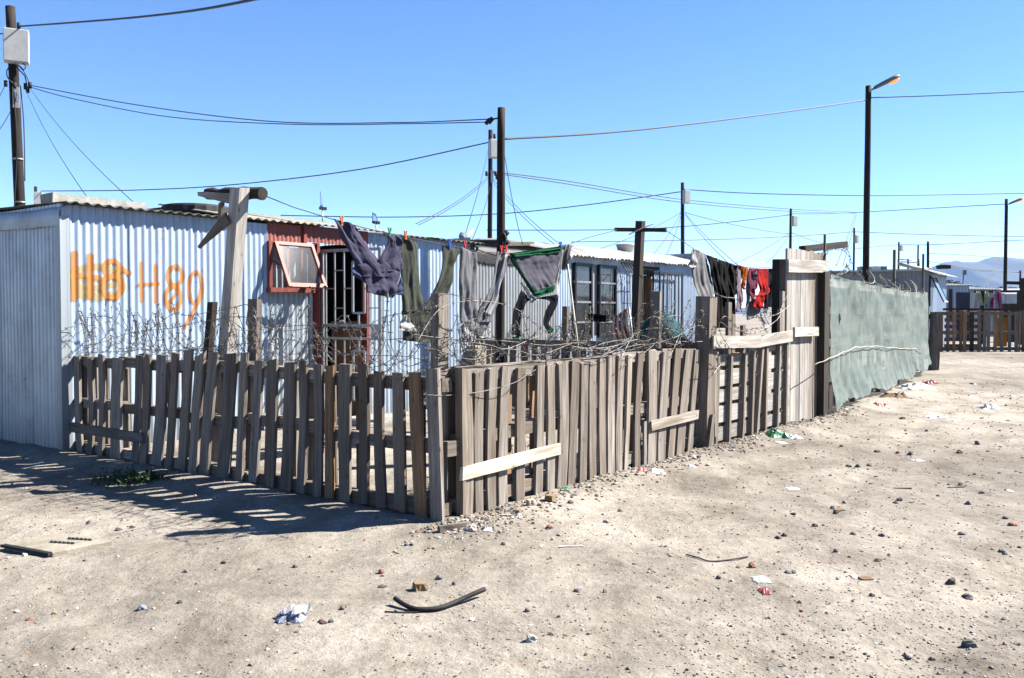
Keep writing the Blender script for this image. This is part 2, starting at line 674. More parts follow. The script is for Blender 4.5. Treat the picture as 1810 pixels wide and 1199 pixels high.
def lamp_emit():
    m, nt, b = nodes('sodium_lamp_glow')
    b.inputs['Base Color'].default_value = (.3, .1, .03, 1)
    b.inputs['Emission Color'].default_value = (1, .30, .07, 1)
    b.inputs['Emission Strength'].default_value = .30
    return m


M['lamp'] = lamp_emit()


def spray(name, col):
    m, nt, b = nodes(name)
    out = nt.nodes['Material Output']
    b.inputs['Base Color'].default_value = (*col, 1)
    b.inputs['Roughness'].default_value = .7
    ge = N(nt, 'ShaderNodeNewGeometry').outputs['Position']
    a = attr(nt, 'amount', 'Fac')
    sp = ramp(nt, ntex(nt, ge, 120, 2, .6), [(.34, (.55,) * 3), (.5, (1, 1, 1))])
    fac = mmul(nt, a, sp)
    tr = N(nt, 'ShaderNodeBsdfTransparent')
    mx = N(nt, 'ShaderNodeMixShader')
    nt.links.new(fac, mx.inputs[0])
    nt.links.new(tr.outputs[0], mx.inputs[1])
    nt.links.new(b.outputs[0], mx.inputs[2])
    nt.links.new(mx.outputs[0], out.inputs[0])
    return m


M['spray_orange'] = spray('orange_spray_paint', (.30, .10, .008))
M['spray_yellow'] = spray('yellow_spray_paint', (.26, .17, .022))


def net_mat():
    m, nt, b = nodes('green_shade_net')
    out = nt.nodes['Material Output']
    gc = attr(nt, 'gc')
    n1 = ntex(nt, mapping(nt, gc, (1.2, 2.5, 1)), 1.0, 5, .65, .8)
    n2 = ntex(nt, mapping(nt, gc, (.35, 7.0, 1)), 1.0, 3, .5)
    c = ramp(nt, n1, [(.3, (.096, .124, .115)), (.55, (.134, .166, .154)), (.74, (.170, .165, .147))])
    c = mixc(nt, .6, c, ramp(nt, n2, [(.35, (.85, .87, .87)), (.65, (1.1, 1.1, 1.1))]), 'MULTIPLY')
    nt.links.new(c, b.inputs['Base Color'])
    b.inputs['Roughness'].default_value = .75
    b.inputs['Specular IOR Level'].default_value = .2
    tr = N(nt, 'ShaderNodeBsdfTransparent')
    tl = N(nt, 'ShaderNodeBsdfTranslucent')
    nt.links.new(c, tl.inputs[0])
    m1 = N(nt, 'ShaderNodeMixShader')
    m1.inputs[0].default_value = .22
    nt.links.new(b.outputs[0], m1.inputs[1])
    nt.links.new(tl.outputs[0], m1.inputs[2])
    mx = N(nt, 'ShaderNodeMixShader')
    f = ramp(nt, n1, [(.3, (.32,) * 3), (.7, (.16,) * 3)])
    nt.links.new(f, mx.inputs[0])
    nt.links.new(m1.outputs[0], mx.inputs[1])
    nt.links.new(tr.outputs[0], mx.inputs[2])
    nt.links.new(mx.outputs[0], out.inputs[0])
    n3 = ntex(nt, mapping(nt, gc, (5, 2, 1)), 1.0, 5, .6, 1.0)
    nt.links.new(bump(nt, n3, .5, .04), b.inputs['Normal'])
    return m


M['net'] = net_mat()


# ================================================================== SETTING
def make_ground():
    angs = []
    a = -52.0
    while a < 52.0:
        angs.append(a)
        a += .26
    a = 52.0
    while a < 308.0:
        angs.append(a)
        a += 6.0
    rs = [.25, .8, 1.4]
    r = 1.8
    while r < 34:
        rs.append(r)
        r *= 1.0105
    while r < 9000:
        rs.append(r)
        r *= 1.12
    n = len(angs)
    v = [(0, 0, gz(0, 0))]
    f = []
    cs = [(math.sin(R(q)), math.cos(R(q))) for q in angs]
    for r in rs:
        for sx, cy in cs:
            x, y = sx * r, cy * r
            v.append((x, y, gz(x, y)))
    for j in range(n):
        f.append((0, 1 + (j + 1) % n, 1 + j))
    for i in range(len(rs) - 1):
        o = 1 + i * n
        for j in range(n):
            k = (j + 1) % n
            f.append((o + j, o + k, o + n + k, o + n + j))
    g = mesh('ground', v, f, M['ground'], smooth=True, recenter=False)
    tag(g, kind='structure')


make_ground()


def make_mountain():
    prof = [(1180, 548), (1300, 545), (1420, 538), (1500, 528), (1560, 520), (1600, 506), (1630, 492), (1652, 482), (1661, 468), (1670, 463.5), (1685, 462),
            (1692, 461), (1702, 463.5), (1728, 463.5), (1742, 458), (1757, 454.5), (1775, 454), (1790, 456),
            (1812, 458), (1860, 462), (1900, 458), (1960, 466), (2040, 480), (2150, 505), (2300, 535), (2400, 552)]
    Zd = 3600.0
    v, f = [], []
    cols = []
    for i in range(len(prof) - 1):
        (x0, y0), (x1, y1) = prof[i], prof[i + 1]
        m = max(1, int((x1 - x0) / 7))
        for k in range(m):
            q = k / m
            cols.append((x0 + (x1 - x0) * q, y0 + (y1 - y0) * q + random.uniform(-.5, .5)))
    nr = 14
    for (x, y) in cols:
        top = D(x, y, Zd)
        for j in range(nr):
            q = j / (nr - 1)
            hgt = top.z * (1 - q) ** (.8 + .9 * q) if q < 1 else -5
            out = 1000 * q
            x_ = top.x
            nn = fbm((x_ * .006, q * 4, 2.0), 4)
            v.append(Vector((x_ + nn * 60 * q, top.y - out + nn * 130 * math.sin(q * 3.1), hgt)))
        for j in range(1, 4):
            v.append(Vector((top.x, top.y + 500 * j, max(-5, top.z * (1 - j / 3)))))
    h = nr + 3
    for i in range(len(cols) - 1):
        for j in range(nr - 1):
            f.append((i * h + j, i * h + j + 1, (i + 1) * h + j + 1, (i + 1) * h + j))
        o, p = i * h, (i + 1) * h
        f.append((o, p, p + nr, o + nr))
        for j in range(2):
            f.append((o + nr + j, p + nr + j, p + nr + j + 1, o + nr + j + 1))
    m = mesh('mountain', v, f, M['mountain'], smooth=True)
    tag(m, 'flat topped blue mountain far behind the settlement', kind='structure')


make_mountain()


# ================================================================== corrugated sheets
PITCHC = .0762


def warp(p):
    return .010 * noise.noise(Vector((p.x * .9, p.y * .9, p.z * .8))) + .004 * noise.noise(Vector((p.x * 3.1, p.y * 3.1, p.z * 2.3 + 9)))


def sheet(name, O, A, B, Nn, a0, a1, b0, b1, mat, parent, pitch=PITCHC, amp=.009, nb=7, lift=0.0, per=6, wk=1.0, edge=None, groove=False):
    """corrugated sheet: A across the ribs, B along them, Nn outward; a measured from O so neighbours line up"""
    n = max(2, int(round((a1 - a0) / pitch * per)))
    v, f, g = [], [], []
    o = random.uniform(0, 30)
    for i in range(n + 1):
        a = a0 + (a1 - a0) * i / n
        for j in range(nb + 1):
            b = b0 + (b1 - b0) * j / nb
            if edge and j in (0, nb):
                b += edge * noise.noise(Vector((a * 5 + o, j, 0)))
            p = O + A * a + B * b
            h = amp * math.cos(2 * math.pi * a / pitch) + lift + warp(p) * wk
            if groove:
                fr = (a / pitch) % 1.0
                h = -amp * math.exp(-((min(fr, 1 - fr)) / .13) ** 2) * 2 + lift + warp(p) * wk
            v.append(p + Nn * h)
            g.append((b + o, a, p.z if abs(B.z) > .95 else 9.0))
    m = nb + 1
    flip = A.cross(B).dot(Nn) < 0
    for i in range(n):
        for j in range(nb):
            q = (i * m + j, (i + 1) * m + j, (i + 1) * m + j + 1, i * m + j + 1)
            f.append(tuple(reversed(q)) if flip else q)
    return mesh(name, v, f, mat, parent, g, True)


def wall_sheets(parent, O, A, B, Nn, a0, a1, b0, b1, mat, wid=.686, **k):
    a, i = a0, 0
    while a < a1 - .02:
        e = min(a1, a + wid)
        e2 = min(a1, e + .05)
        sheet('wall_sheet', O, A, B, Nn, a, e2, b0, b1, mat, parent, lift=.0025 * (i % 2), **k)
        a, i = e, i + 1


# ================================================================== SHACK WITH GRAFFITI
T1 = 4.77                                   # front wall line
NF = -V                                     # front walls face the street
HW = 2.40


def sz(x, y, t=T1):
    s, _, z = HT(x, y, t)
    return s, z


def make_shack():
    root = thing('corrugated_shack', 'pale blue corrugated iron shack with orange graffiti and red window and door frames', 'shack', W(0, T1))
    O = W(0, T1)
    sL, sR = -.09, 6.0
    sw0, sw1 = 2.29, 2.985                   # window
    sd0, sd1 = 3.035, 3.83                   # door opening
    wall_sheets(root, O, U, Z3, NF, sL, sw0, -.03, HW, M['tin_blue'])
    wall_sheets(root, O, U, Z3, NF, sw0, sd0 - .03, -.03, 1.60, M['tin_blue'], lift=0) if False else None
    sheet('wall_sheet', O, U, Z3, NF, sw0, sd0 - .04, -.03, 1.62, M['tin_side'], root, lift=-.012)
    wall_sheets(root, O, U, Z3, NF, sd1 + .06, sR, -.03, HW + .02, M['tin_blue'])
    # end wall, in the plane of the pallet fence
    wall_sheets(root, W(sL, T1), V, Z3, -U, 0, 4.2, -.03, 2.40, M['tin_side'], wid=.61, amp=.013, groove=True, per=10)
    # far end and back
    sheet('wall_sheet', W(sR, T1), V, Z3, U, 0, 4.2, -.03, 2.5, M['tin_side'], root)
    sheet('wall_sheet', W(sL, T1 + 4.2), U, Z3, V, 0, sR - sL, -.03, 2.6, M['tin_side'], root)
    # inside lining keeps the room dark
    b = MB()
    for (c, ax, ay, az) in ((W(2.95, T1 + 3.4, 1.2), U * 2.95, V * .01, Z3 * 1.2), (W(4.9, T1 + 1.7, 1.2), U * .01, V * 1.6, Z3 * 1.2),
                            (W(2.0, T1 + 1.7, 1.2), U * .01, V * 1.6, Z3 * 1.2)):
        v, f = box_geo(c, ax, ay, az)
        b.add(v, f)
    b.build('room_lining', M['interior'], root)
    # corner flashing: folded along the corner and along the top of the end wall
    b = MB()
    p = W(sL, T1)
    for (p0, p1, w) in ((p + Z3 * .0, p + Z3 * 2.28, .07),):
        v, f = box_geo((p0 + p1) * .5 - U * .013 + V * .04, U * .0015, V * .045, (p1 - p0) * .5)
        b.add(v, f)
        v, f = box_geo((p0 + p1) * .5 - V * .015 + U * .03, U * .045, V * .0015, (p1 - p0) * .5)
        b.add(v, f)
    b.build('corner_flashing', M['tin_side'], root)
    v, f, g = [], [], []
    n = 22
    pr = [(-.032, -.13), (-.036, -.05), (-.034, .01), (-.015, .045), (.05, .075), (.16, .085)]
    for i in range(n + 1):
        t = -.05 + 4.3 * i / n
        for j, (ds, dz) in enumerate(pr):
            p = W(sL + ds, T1 + t, 2.31 + max(0, t) * .026 + dz + .012 * noise.noise(Vector((t * 2.2, j * .4, 0))))
            v.append(p - U * (.012 * noise.noise(Vector((t * 3.5, j * .3, 4)))))
            g.append((t, j * .05, 0))
    m = len(pr)
    for i in range(n):
        for j in range(m - 1):
            f.append((i * m + j, i * m + j + 1, (i + 1) * m + j + 1, (i + 1) * m + j))
    mesh('roof_flashing', v, f, M['tin_side'], root, g, True)
    # roofs ------------------------------------------------------------
    def roof(s0, s1, z, slope, front, depth, mat, amp=.013, pitch=.11, nm='roof_sheet', sh=.9):
        Bv = (V + Z3 * math.tan(R(slope))).normalized()
        Nn = U.cross(Bv).normalized()
        if Nn.z < 0:
            Nn = -Nn
        a, i = s0, 0
        while a < s1 - .02:
            e = min(s1, a + sh)
            o = sheet(nm, W(0, T1 - front, z), U, Bv, Nn, a, min(s1, e + .05), random.uniform(-.015, .015), depth, mat, root, pitch=pitch, amp=amp, nb=5,
                      lift=.004 * (i % 2), wk=.6)
            md = o.modifiers.new('thickness', 'SOLIDIFY')
            md.thickness = .005
            md.offset = 0
            a, i = e, i + 1
    roof(sL - .0, 1.66, 2.405, 1.5, .125, 4.2, M['cement_dark'])
    roof(1.62, 4.17, 2.435, 9.3, .12, 1.3, M['cement'])
    roof(4.12, 6.22, 2.41, 5.2, .12, 4.2, M['cement_dark'])
    roof(1.62, 4.2, 2.60, 1.0, -1.1, 3.1, M['cement_dark'])
    # red lintel ---------------------------------------------------------
    b1 = sheet('lintel_panel', O, U, Z3, NF, sw0, 2.80, 2.205, 2.42, M['tin_red'], root, amp=.006, pitch=.06, lift=.012)
    sheet('lintel_panel', O, U, Z3, NF, 2.86, sd1 + .06, 2.225, 2.43, M['tin_red'], root, amp=.006, pitch=.06, lift=.012)
    board('lintel_post', W(2.83, T1 - .012, 2.2), W(2.83, T1 - .012, 2.43), U, .045, V, .06, M['red_paint'], root)
    # window ---------------------------------------------------------------
    wf = mesh('window_frame', *box_geo(W((sw0 + .02), T1 - .02, 1.91), U * .022, V * .03, Z3 * .29), M['red_paint'], root)
    for nm, (s0, s1, z0, z1) in {'a': (2.955, 2.995, 1.62, 2.2), 'b': (sw0, 2.99, 2.165, 2.203), 'c': (2.545, 2.58, 1.65, 2.17), 'd': (2.76, 2.79, 1.65, 2.17)}.items():
        mesh('frame_bar', *box_geo(W((s0 + s1) / 2, T1 - .018, (z0 + z1) / 2), U * ((s1 - s0) / 2), V * .026, Z3 * ((z1 - z0) / 2)), M['red_paint'], wf)
    board('window_sill', W(sw0 - .02, T1 - .05, 1.63), W(2.93, T1 - .05, 1.635), Z3, .055, V, .08, M['red_paint'], wf, jit=.004)
    # curtain and dark room behind the glass
    v, f = [], []
    for i in range(41):
        s = sw0 + .03 + (.66) * i / 40
        for z in (1.63, 1.9, 2.16):
            v.append(W(s, T1 + .09 + .018 * math.sin(i * 1.1) + .006 * z, z))
    for i in range(40):
        for j in range(2):
            f.append((i * 3 + j, (i + 1) * 3 + j, (i + 1) * 3 + j + 1, i * 3 + j + 1))
    mesh('curtain', v, f, M['lace'], root, smooth=True)
    # the open top-hung sash
    hz = 2.195
    s0, s1 = 2.36, 2.935
    tb, zb = T1 - .30, 1.665
    P = lambda s, k, d=0.0: W(s, T1 - .045 + (tb - T1 + .045) * k, hz + (zb - hz) * k) + sn * d
    e1 = (W(0, tb, zb) - W(0, T1 - .045, hz)).normalized()
    sn = e1.cross(U).normalized()
    sash = board('window_sash', P(s0 + .02, 0), P(s0 + .02, 1), U, .042, sn, .035, M['red_paint'], root, jit=.001, rag=0)
    board('sash_rail', P(s1 - .02, 0), P(s1 - .02, 1), U, .042, sn, .035, M['red_paint'], sash, jit=.001, rag=0)
    board('sash_rail', P(s0 + .042, .03), P(s1 - .042, .03), e1, .042, sn, .033, M['red_paint'], sash, jit=.001, rag=0)
    board('sash_rail', P(s0 + .042, .965), P(s1 - .042, .965), e1, .05, sn, .033, M['red_paint'], sash, jit=.001, rag=0)
    mesh('pane', [P(s0 + .04, .05), P(s1 - .04, .05), P(s1 - .04, .95), P(s0 + .04, .95)], [(0, 1, 2, 3)], M['glass'], sash)
    tube('stay', [W(2.33, T1 - .03, 1.98), P(s0 + .01, .55)], .006, M['black_steel'], sash, n=5)
    tube('handle', [P(2.66, 1.0, .02), P(2.66, 1.08, .03), P(2.72, 1.09, .03)], .008, M['black_steel'], sash, n=5)
    # door frame --------------------------------------------------------
    board('door_jamb', W(sd0 - .02, T1 - .02, -.02), W(sd0 - .02, T1 - .02, 2.22), U, .045, V, .09, M['red_paint'], root, jit=.003)
    board('door_jamb', W(sd1 + .025, T1 + .0, -.02), W(sd1 + .025, T1 + .0, 2.22), U, .05, V, .10, M['red_paint'], root, jit=.003)
    # a door standing open inside, brown
    board('door', W(sd1 - .02, T1 + .32, .02), W(sd1 - .02, T1 + .32, 1.25), V, .55, U, .035, M['wood_brown'], root)
    # security gate: hinged on the left jamb, swung half open ---------------
    hp = W(sd0 + .03, T1 - .07)
    best = None
    for k in range(5, 90):
        dirv = U * math.cos(R(k)) - V * math.sin(R(k))
        e = hp + dirv * .86 + Z3 * 2.0
        px = CX + F_PX * (e.x / ((e - EYEV).dot(FW)))
        if best is None or abs(px - 672) < best[0]:
            best = (abs(px - 672), dirv)
    gd = best[1]
    gn = gd.cross(Z3).normalized()
    gate = mesh('security_gate', *box_geo(hp + Z3 * 1.07, gd * .02, gn * .012, Z3 * 1.07), M['steel'], root)

    def gb(a0, z0, a1, z1, w=.011):
        p0, p1 = hp + gd * a0 + Z3 * z0, hp + gd * a1 + Z3 * z1
        d = (p1 - p0)
        L = d.length
        d.normalize()
        mesh('gate_bar', *box_geo((p0 + p1) * .5, d * (L / 2), d.cross(gn) * w, gn * w), M['steel'], gate)
    gb(.02, 2.125, .86, 2.125, .018)
    gb(.86, .05, .86, 2.14, .018)
    gb(.02, .06, .84, .06, .016)
    gb(.055, .08, .055, 2.1, .009)
    gb(.02, 1.21, .84, 1.21, .016)
    gb(.02, 1.05, .84, 1.05, .014)
    for a in (.19, .33, .70):
        gb(a, 1.22, a, 2.11, .008)
        gb(a, .08, a, 1.04, .008)
    for a, b, z in ((.19, .33, 1.88), (.33, .46, 1.66), (.06, .19, 1.66), (.19, .33, 1.42), (.62, .84, 1.66), (.7, .84, 1.42)):
        gb(a, z, b, z, .007)
    for (a0, a1, z0, z1) in ((.46, .63, 1.36, 1.98), (.46, .63, .30, .90)):
        gb(a0, z0, a0, z1, .012)
        gb(a1, z0, a1, z1, .012)
        gb(a0, z0, a1, z0, .012)
        gb(a0, z1, a1, z1, .012)
    gb(.545, 1.22, .545, 1.36, .01)
    gb(.545, .90, .545, 1.04, .01)
    gb(.545, .08, .545, .30, .01)
    mesh('lock_plate', *box_geo(hp + gd * .80 + Z3 * 1.13, gd * .05, gn * .02, Z3 * .09), M['steel'], gate)
    # graffiti -------------------------------------------------------------
    def zp(x, y):
        return (x / 3.745, 300 + y / 3.745)

    def arc(cx, cy, rx, ry, a0, a1, n=22):
        return [zp(cx + rx * math.cos(R(a0 + (a1 - a0) * i / n)), cy + ry * math.sin(R(a0 + (a1 - a0) * i / n))) for i in range(n + 1)]
    orange = [([zp(490, 560), zp(488, 700), zp(486, 850)], .034), ([zp(596, 575), zp(596, 700), zp(595, 835)], .034),
              ([zp(455, 705), zp(560, 700), zp(660, 718)], .024),
              (arc(740, 655, 52, 50, 90, 450), .026), (arc(742, 778, 62, 72, 0, 360), .027),
              ([zp(790, 648), zp(815, 665), zp(852, 684)], .026),
              ([zp(932, 622), zp(935, 750), zp(938, 868)], .019), ([zp(1028, 635), zp(1030, 760), zp(1031, 875)], .019),
              ([zp(918, 765), zp(990, 758), zp(1048, 756)], .017),
              (arc(1158, 705, 48, 62, 0, 360), .024), (arc(1146, 850, 50, 76, -60, 300), .024), ([zp(1190, 785), zp(1150, 840), zp(1105, 905)], .016),
              (arc(1294, 785, 44, 108, 0, 360), .018), ([zp(1337, 790), zp(1310, 870), zp(1275, 950), zp(1222, 1042)], .02)]
    yellow = [(arc(640, 745, 175, 105, 20, 250), .03), (arc(640, 720, 165, 80, 180, 380), .03), (arc(660, 770, 160, 60, 0, 200), .03),
              (arc(620, 690, 150, 40, 0, 360), .022), ([zp(470, 760), zp(620, 785), zp(810, 750)], .03), ([zp(500, 660), zp(640, 640), zp(800, 668)], .024),
              ([zp(505, 830), zp(640, 850), zp(780, 845)], .025)]

    def paint(name, strokes, lift, mat, soft):
        segs = []
        for pl, r in strokes:
            q = [sz(*p) for p in pl]
            for a, b in zip(q, q[1:]):
                segs.append((a[0], a[1], b[0], b[1], r))
        x0 = min(min(s[0], s[2]) for s in segs) - .1
        x1 = max(max(s[0], s[2]) for s in segs) + .1
        z0 = min(min(s[1], s[3]) for s in segs) - .1
        z1 = max(max(s[1], s[3]) for s in segs) + .1
        st = .0127
        nx, nz = int((x1 - x0) / st), int((z1 - z0) / st)
        v, val = [], []
        for i in range(nx + 1):
            a = x0 + i * st
            for j in range(nz + 1):
                z = z0 + j * st
                m_ = 0.0
                for (ax, az, bx, bz, r) in segs:
                    if min(ax, bx) - .12 > a or max(ax, bx) + .12 < a or min(az, bz) - .12 > z or max(az, bz) + .12 < z:
                        continue
                    dx, dz = bx - ax, bz - az
                    L2 = dx * dx + dz * dz + 1e-9
                    k = max(0, min(1, ((a - ax) * dx + (z - az) * dz) / L2))
                    d = math.hypot(a - ax - dx * k, z - az - dz * k)
                    q = 1 - (d - r * .55) / (r * soft)
                    m_ = max(m_, q)
                m_ = max(0.0, min(1.0, m_))
                p = O + U * a + Z3 * z
                h = .009 * math.cos(2 * math.pi * a / PITCHC) + warp(p) + lift
                v.append(p + NF * h)
                val.append(m_ * m_ * (3 - 2 * m_) * (.62 if 'scribble' in name else 1.0))
        f = []
        m = nz + 1
        for i in range(nx):
            for j in range(nz):
                q = (i * m + j, (i + 1) * m + j, (i + 1) * m + j + 1, i * m + j + 1)
                if max(val[k] for k in q) > 0:
                    f.append(q)
        used = sorted({i for q in f for i in q})
        re = {o: n for n, o in enumerate(used)}
        o = mesh(name, [v[i] for i in used], [tuple(re[i] for i in q) for q in f], mat, root, fl=[val[i] for i in used], smooth=True)
        return o
    y = paint('graffiti_scribble', yellow, .0045, M['spray_yellow'], .95)
    g = paint('graffiti_lettering', orange, .0062, M['spray_orange'], .85)
    g['label'] = 'orange sprayed letters H8 crossed out and H89'
    y['label'] = 'yellow spray scribble over the first letters'
    return root


shack = make_shack()


# things lying on that roof
def roof_things():
    p = W(.75, T1 + .55, 0)
    a, b = HT(82, 362, T1 + .5), HT(252, 372, T1 + .5)
    t = T1 + .5
    z0 = 2.405 + .575 * math.tan(R(1.5)) + .018
    v, f, g = board_geo(W(a[0], t, z0 + .055), W(b[0], t + .05, z0 + .058), Z3, .105, V, .25, n=8, jit=.006)
    o = mesh('concrete_slab', v, f, M['concrete'], None, g)
    tag(o, 'long grey concrete slab weighing down the graffiti shack roof', 'slab')
    # tyre lying flat
    c = HT(350, 372, T1 + .75)
    cz = 2.405 + .83 * math.tan(R(1.5)) + .02
    Rr, r = .31, .105
    vv, ff = [], []
    n, m = 40, 12
    for i in range(n):
        an = 2 * math.pi * i / n
        for j in range(m):
            q = 2 * math.pi * j / m
            rr = Rr + r * .9 * math.copysign(abs(math.cos(q)) ** .6, math.cos(q))
            if j in (0, 1, m - 1) and i % 2:
                rr -= .008
            vv.append(W(c[0] + rr * math.cos(an) * 1, T1 + .78 + rr * math.sin(an), cz + .09 + .088 * math.copysign(abs(math.sin(q)) ** .7, math.sin(q))))
    for i in range(n):
        for j in range(m):
            ff.append((i * m + j, ((i + 1) % n) * m + j, ((i + 1) % n) * m + (j + 1) % m, i * m + (j + 1) % m))
    o = mesh('tyre', vv, ff, M['rubber'])
    tag(o, 'black car tyre lying flat on the graffiti shack roof', 'tyre')
    # clear plastic television aerial panels on masts
    for (x, y0, y1, wdt, lab) in ((570, 338, 389, 9, 'thin mast with clear plastic aerial panel, left of the two on the roof'),
                                  (665, 376, 402, 20, 'wide clear plastic aerial panel just above the navy trousers')):
        th = thing('roof_aerial', lab, 'aerial', W(HT(x, y1, T1 + 1.6)[0], T1 + 1.6, 2.42 + 1.665 * math.tan(R(5.2))), 'aerials on the graffiti shack roof')
        s, _, zt = HT(x, y0, T1 + 1.6)
        zb = th.location.z - .01
        base = W(s, T1 + 1.6, zb)
        zm = zb + (zt - zb) * .55
        tube('mast', [base, W(s, T1 + 1.6, zm)], .012, M['steel'], th)
        h = zt - zm
        w = wdt * 11.5 / F_PX * .6
        vv = [W(s - w, T1 + 1.6, zm), W(s + w, T1 + 1.63, zm + .01), W(s + w * .6, T1 + 1.66, zt - h * .1), W(s - w * .7, T1 + 1.62, zt)]
        vv += [q + V * .006 for q in vv]
        mesh('panel', vv, [(0, 1, 2, 3), (7, 6, 5, 4), (0, 4, 5, 1), (1, 5, 6, 2), (2, 6, 7, 3), (3, 7, 4, 0)], M['glass2'], th)
        for k in (-1, 0, 1):
            mesh('clamp', *box_geo(W(s + k * .045, T1 + 1.59, zm + .015), U * .012, V * .02, Z3 * .022), M['rubber'], th)
    # small white television antenna above the end of the roof
    s, _, z = HT(822, 412, T1 + .8)
    zb = 2.41 + .86 * math.tan(R(5.2))
    th = thing('tv_antenna', 'small white yagi antenna on the far end of the graffiti shack roof', 'antenna', W(s, T1 + .8, zb))
    tube('mast', [W(s, T1 + .8, zb - .01), W(s, T1 + .8, zb + .16)], .012, M['black_steel'], th)
    b0 = W(s - .04, T1 + .8, zb + .12)
    for k, (a, c_) in enumerate((((0, 0), (.26, .14)), ((.02, -.03), (.24, .09)))):
        tube('arm', [b0 + U * a[0] + Z3 * a[1], b0 + U * c_[0] + Z3 * c_[1]], .009, M['white_plastic'], th)
    v, f = lathe_geo(b0 - U * .02, [(.0, -.03), (.06, -.03), (.075, .02), (.03, .05), (.0, .05)], 10, (U * .6 + Z3 * .5).normalized())
    mesh('reflector', v, f, M['white_plastic'], th)


roof_things()


# ================================================================== PALLET FENCES
def slat(parent, p0, p1, along, w, out, th=.02, mat=None, **k):
    return board('slat', p0, p1, along, w, out, th + .004, mat or M['wood'], parent, n=5, jit=.004, rag=random.choice((.006, .008, .012, .028)), bow=.012, **k)


def left_fence():
    root = thing('pallet_fence', 'backlit row of upright pallet slats running from the corner post to the graffiti shack', 'fence', W(0, 2.4), 'pallet fences around the yard')
    z2 = lambda x: x / 3.745
    z4 = lambda x: 400 + x / 3.527
    rows = [(z2(a), z2(b), z2(c), z2(d)) for a, b, c, d in (
        (413, 465, 430, 480), (498, 540, 520, 555), (583, 620, 583, 617), (658, 695, 658, 690), (750, 825, 742, 808),
        (905, 958, 875, 925), (960, 1010, 928, 985), (1035, 1115, 1005, 1085), (1140, 1185, 1095, 1145), (1230, 1285, 1185, 1225),
        (1300, 1365, 1250, 1310), (1385, 1460, 1325, 1395), (1490, 1580, 1440, 1535), (1600, 1650, 1570, 1615), (1690, 1750, 1650, 1705))]
    rows += [(z4(a), z4(b), z4(c), z4(d)) for a, b, c, d in (
        (260, 330, 240, 305), (365, 440, 335, 410), (460, 515, 437, 492), (545, 610, 535, 605), (625, 680, 622, 680), (705, 785, 700, 790),
        (825, 888, 825, 888), (925, 990, 940, 1000), (1040, 1115, 1055, 1130), (1145, 1220, 1190, 1255))]
    def ytop(x):
        return 627 if x < 300 else (622 if x < 440 else (627 + (x - 440) * .095))
    for i, (a, b, c, d) in enumerate(rows):
        m0, m1 = (c + d) / 2, (a + b) / 2
        ta, tb = HS(a, 640, 0)[1], HS(b, 640, 0)[1]
        w = abs(ta - tb) * random.uniform(.80, .90)
        sh = abs(ta - tb) * .06
        _, tt, zt = HS(m1, ytop(m1) + random.uniform(-1, 3), 0)
        tbm = HS(m0, 840, 0)[1]
        zb = gz(*W(0, tbm).xy) - .02
        # the pixel columns were read near the bottom edge of each slat
        slat(root, W(random.uniform(-.006, .006), tbm + sh, zb + random.uniform(0, .03)), W(random.uniform(-.006, .006), tt + sh, zt + random.uniform(-.035, .02)), V, w, U, mat=M['wood_brown'] if random.random() < .14 else None)
    # stringers behind the slats: one per pallet
    cuts = [.02, 1.13, 2.06, 3.0, 3.95, 4.80]
    for i in range(len(cuts) - 1):
        t0, t1 = cuts[i] + .008, cuts[i + 1] - .008
        tm = (t0 + t1) / 2
        zt = .955 + random.uniform(-.015, .02)
        for z, hh in ((zt - .05, .09), (.50 + random.uniform(-.03, .03), .085), (.075, .085)):
            tl = random.uniform(-.012, .012)
            board('stringer', W(.062, t0, z - tl), W(.062, t1, z + tl), Z3, hh, U, .09, M['wood'], root, n=5, jit=.003)
        # a few boards nailed to the back face
        k = t0 + .05
        while k < t1:
            w = random.uniform(.07, .1)
            if random.random() < .5:
                z0 = gz(*W(0.13, k).xy)
                board('back_slat', W(.122, k, z0), W(.122, k + random.uniform(-.02, .02), zt - .01), V, w, U, .018, M['wood'], root, n=4)
            k += w + random.uniform(.06, .16)
    # nailed cross plank low on the left end
    a, b = HS(106, 752, -.03), HS(253, 775, -.03)
    board('cross_plank', W(-.028, a[1], a[2]), W(-.028, b[1], b[2]), Z3, .09, U, .03, M['wood'], root, n=4)
    # yellow paint edge on one slat
    # inner posts
    for (x0, y0, x1, y1, w, s, mt) in ((140, 524, 141, 640, .095, .16, 'wood_pale'), (376, 534, 366, 640, .075, .18, 'wood_dark'), (451, 529, 449, 640, .115, .17, 'wood_pale')):
        a, b = HS(x0, y0, s), HS(x1, y1, s)
        tb = b[1] + (b[1] - a[1]) * (b[2] / max(.1, a[2] - b[2]))
        board('inner_post', W(s, tb, -.03), W(s, a[1], a[2]), V, w, U, .05, M['wood' if mt == 'wood_pale' else mt], root, n=5, rag=.004)
    return root


left_fence()


def corner_post():
    root = thing('corner_post', 'tall weathered board post where the two pallet fences meet', 'post', W(0, 0), None)
    a = HS(783, 652, -.02)
    board('front_board', W(-.02, .035, gz(*W(0, 0).xy) - .02), W(-.02, .075, a[2]), V, .10, U, .03, M['wood'], root, n=5)
    board('edge_board', W(.17, .0, -.02), W(.16, .0, a[2] - .005), U, .03, V, .06, M['wood'], root, n=5)
    b = HT(780, 518, .08)
    board('upright', W(.1, .14, -.02), W(.10, .12, b[2]), U, .10, V, .07, M['wood'], root, n=5)
    board('block', W(.03, .02, .48), W(.15, .02, .48), Z3, .10, V, .05, M['wood'], root, n=2)
    return root


corner_post()


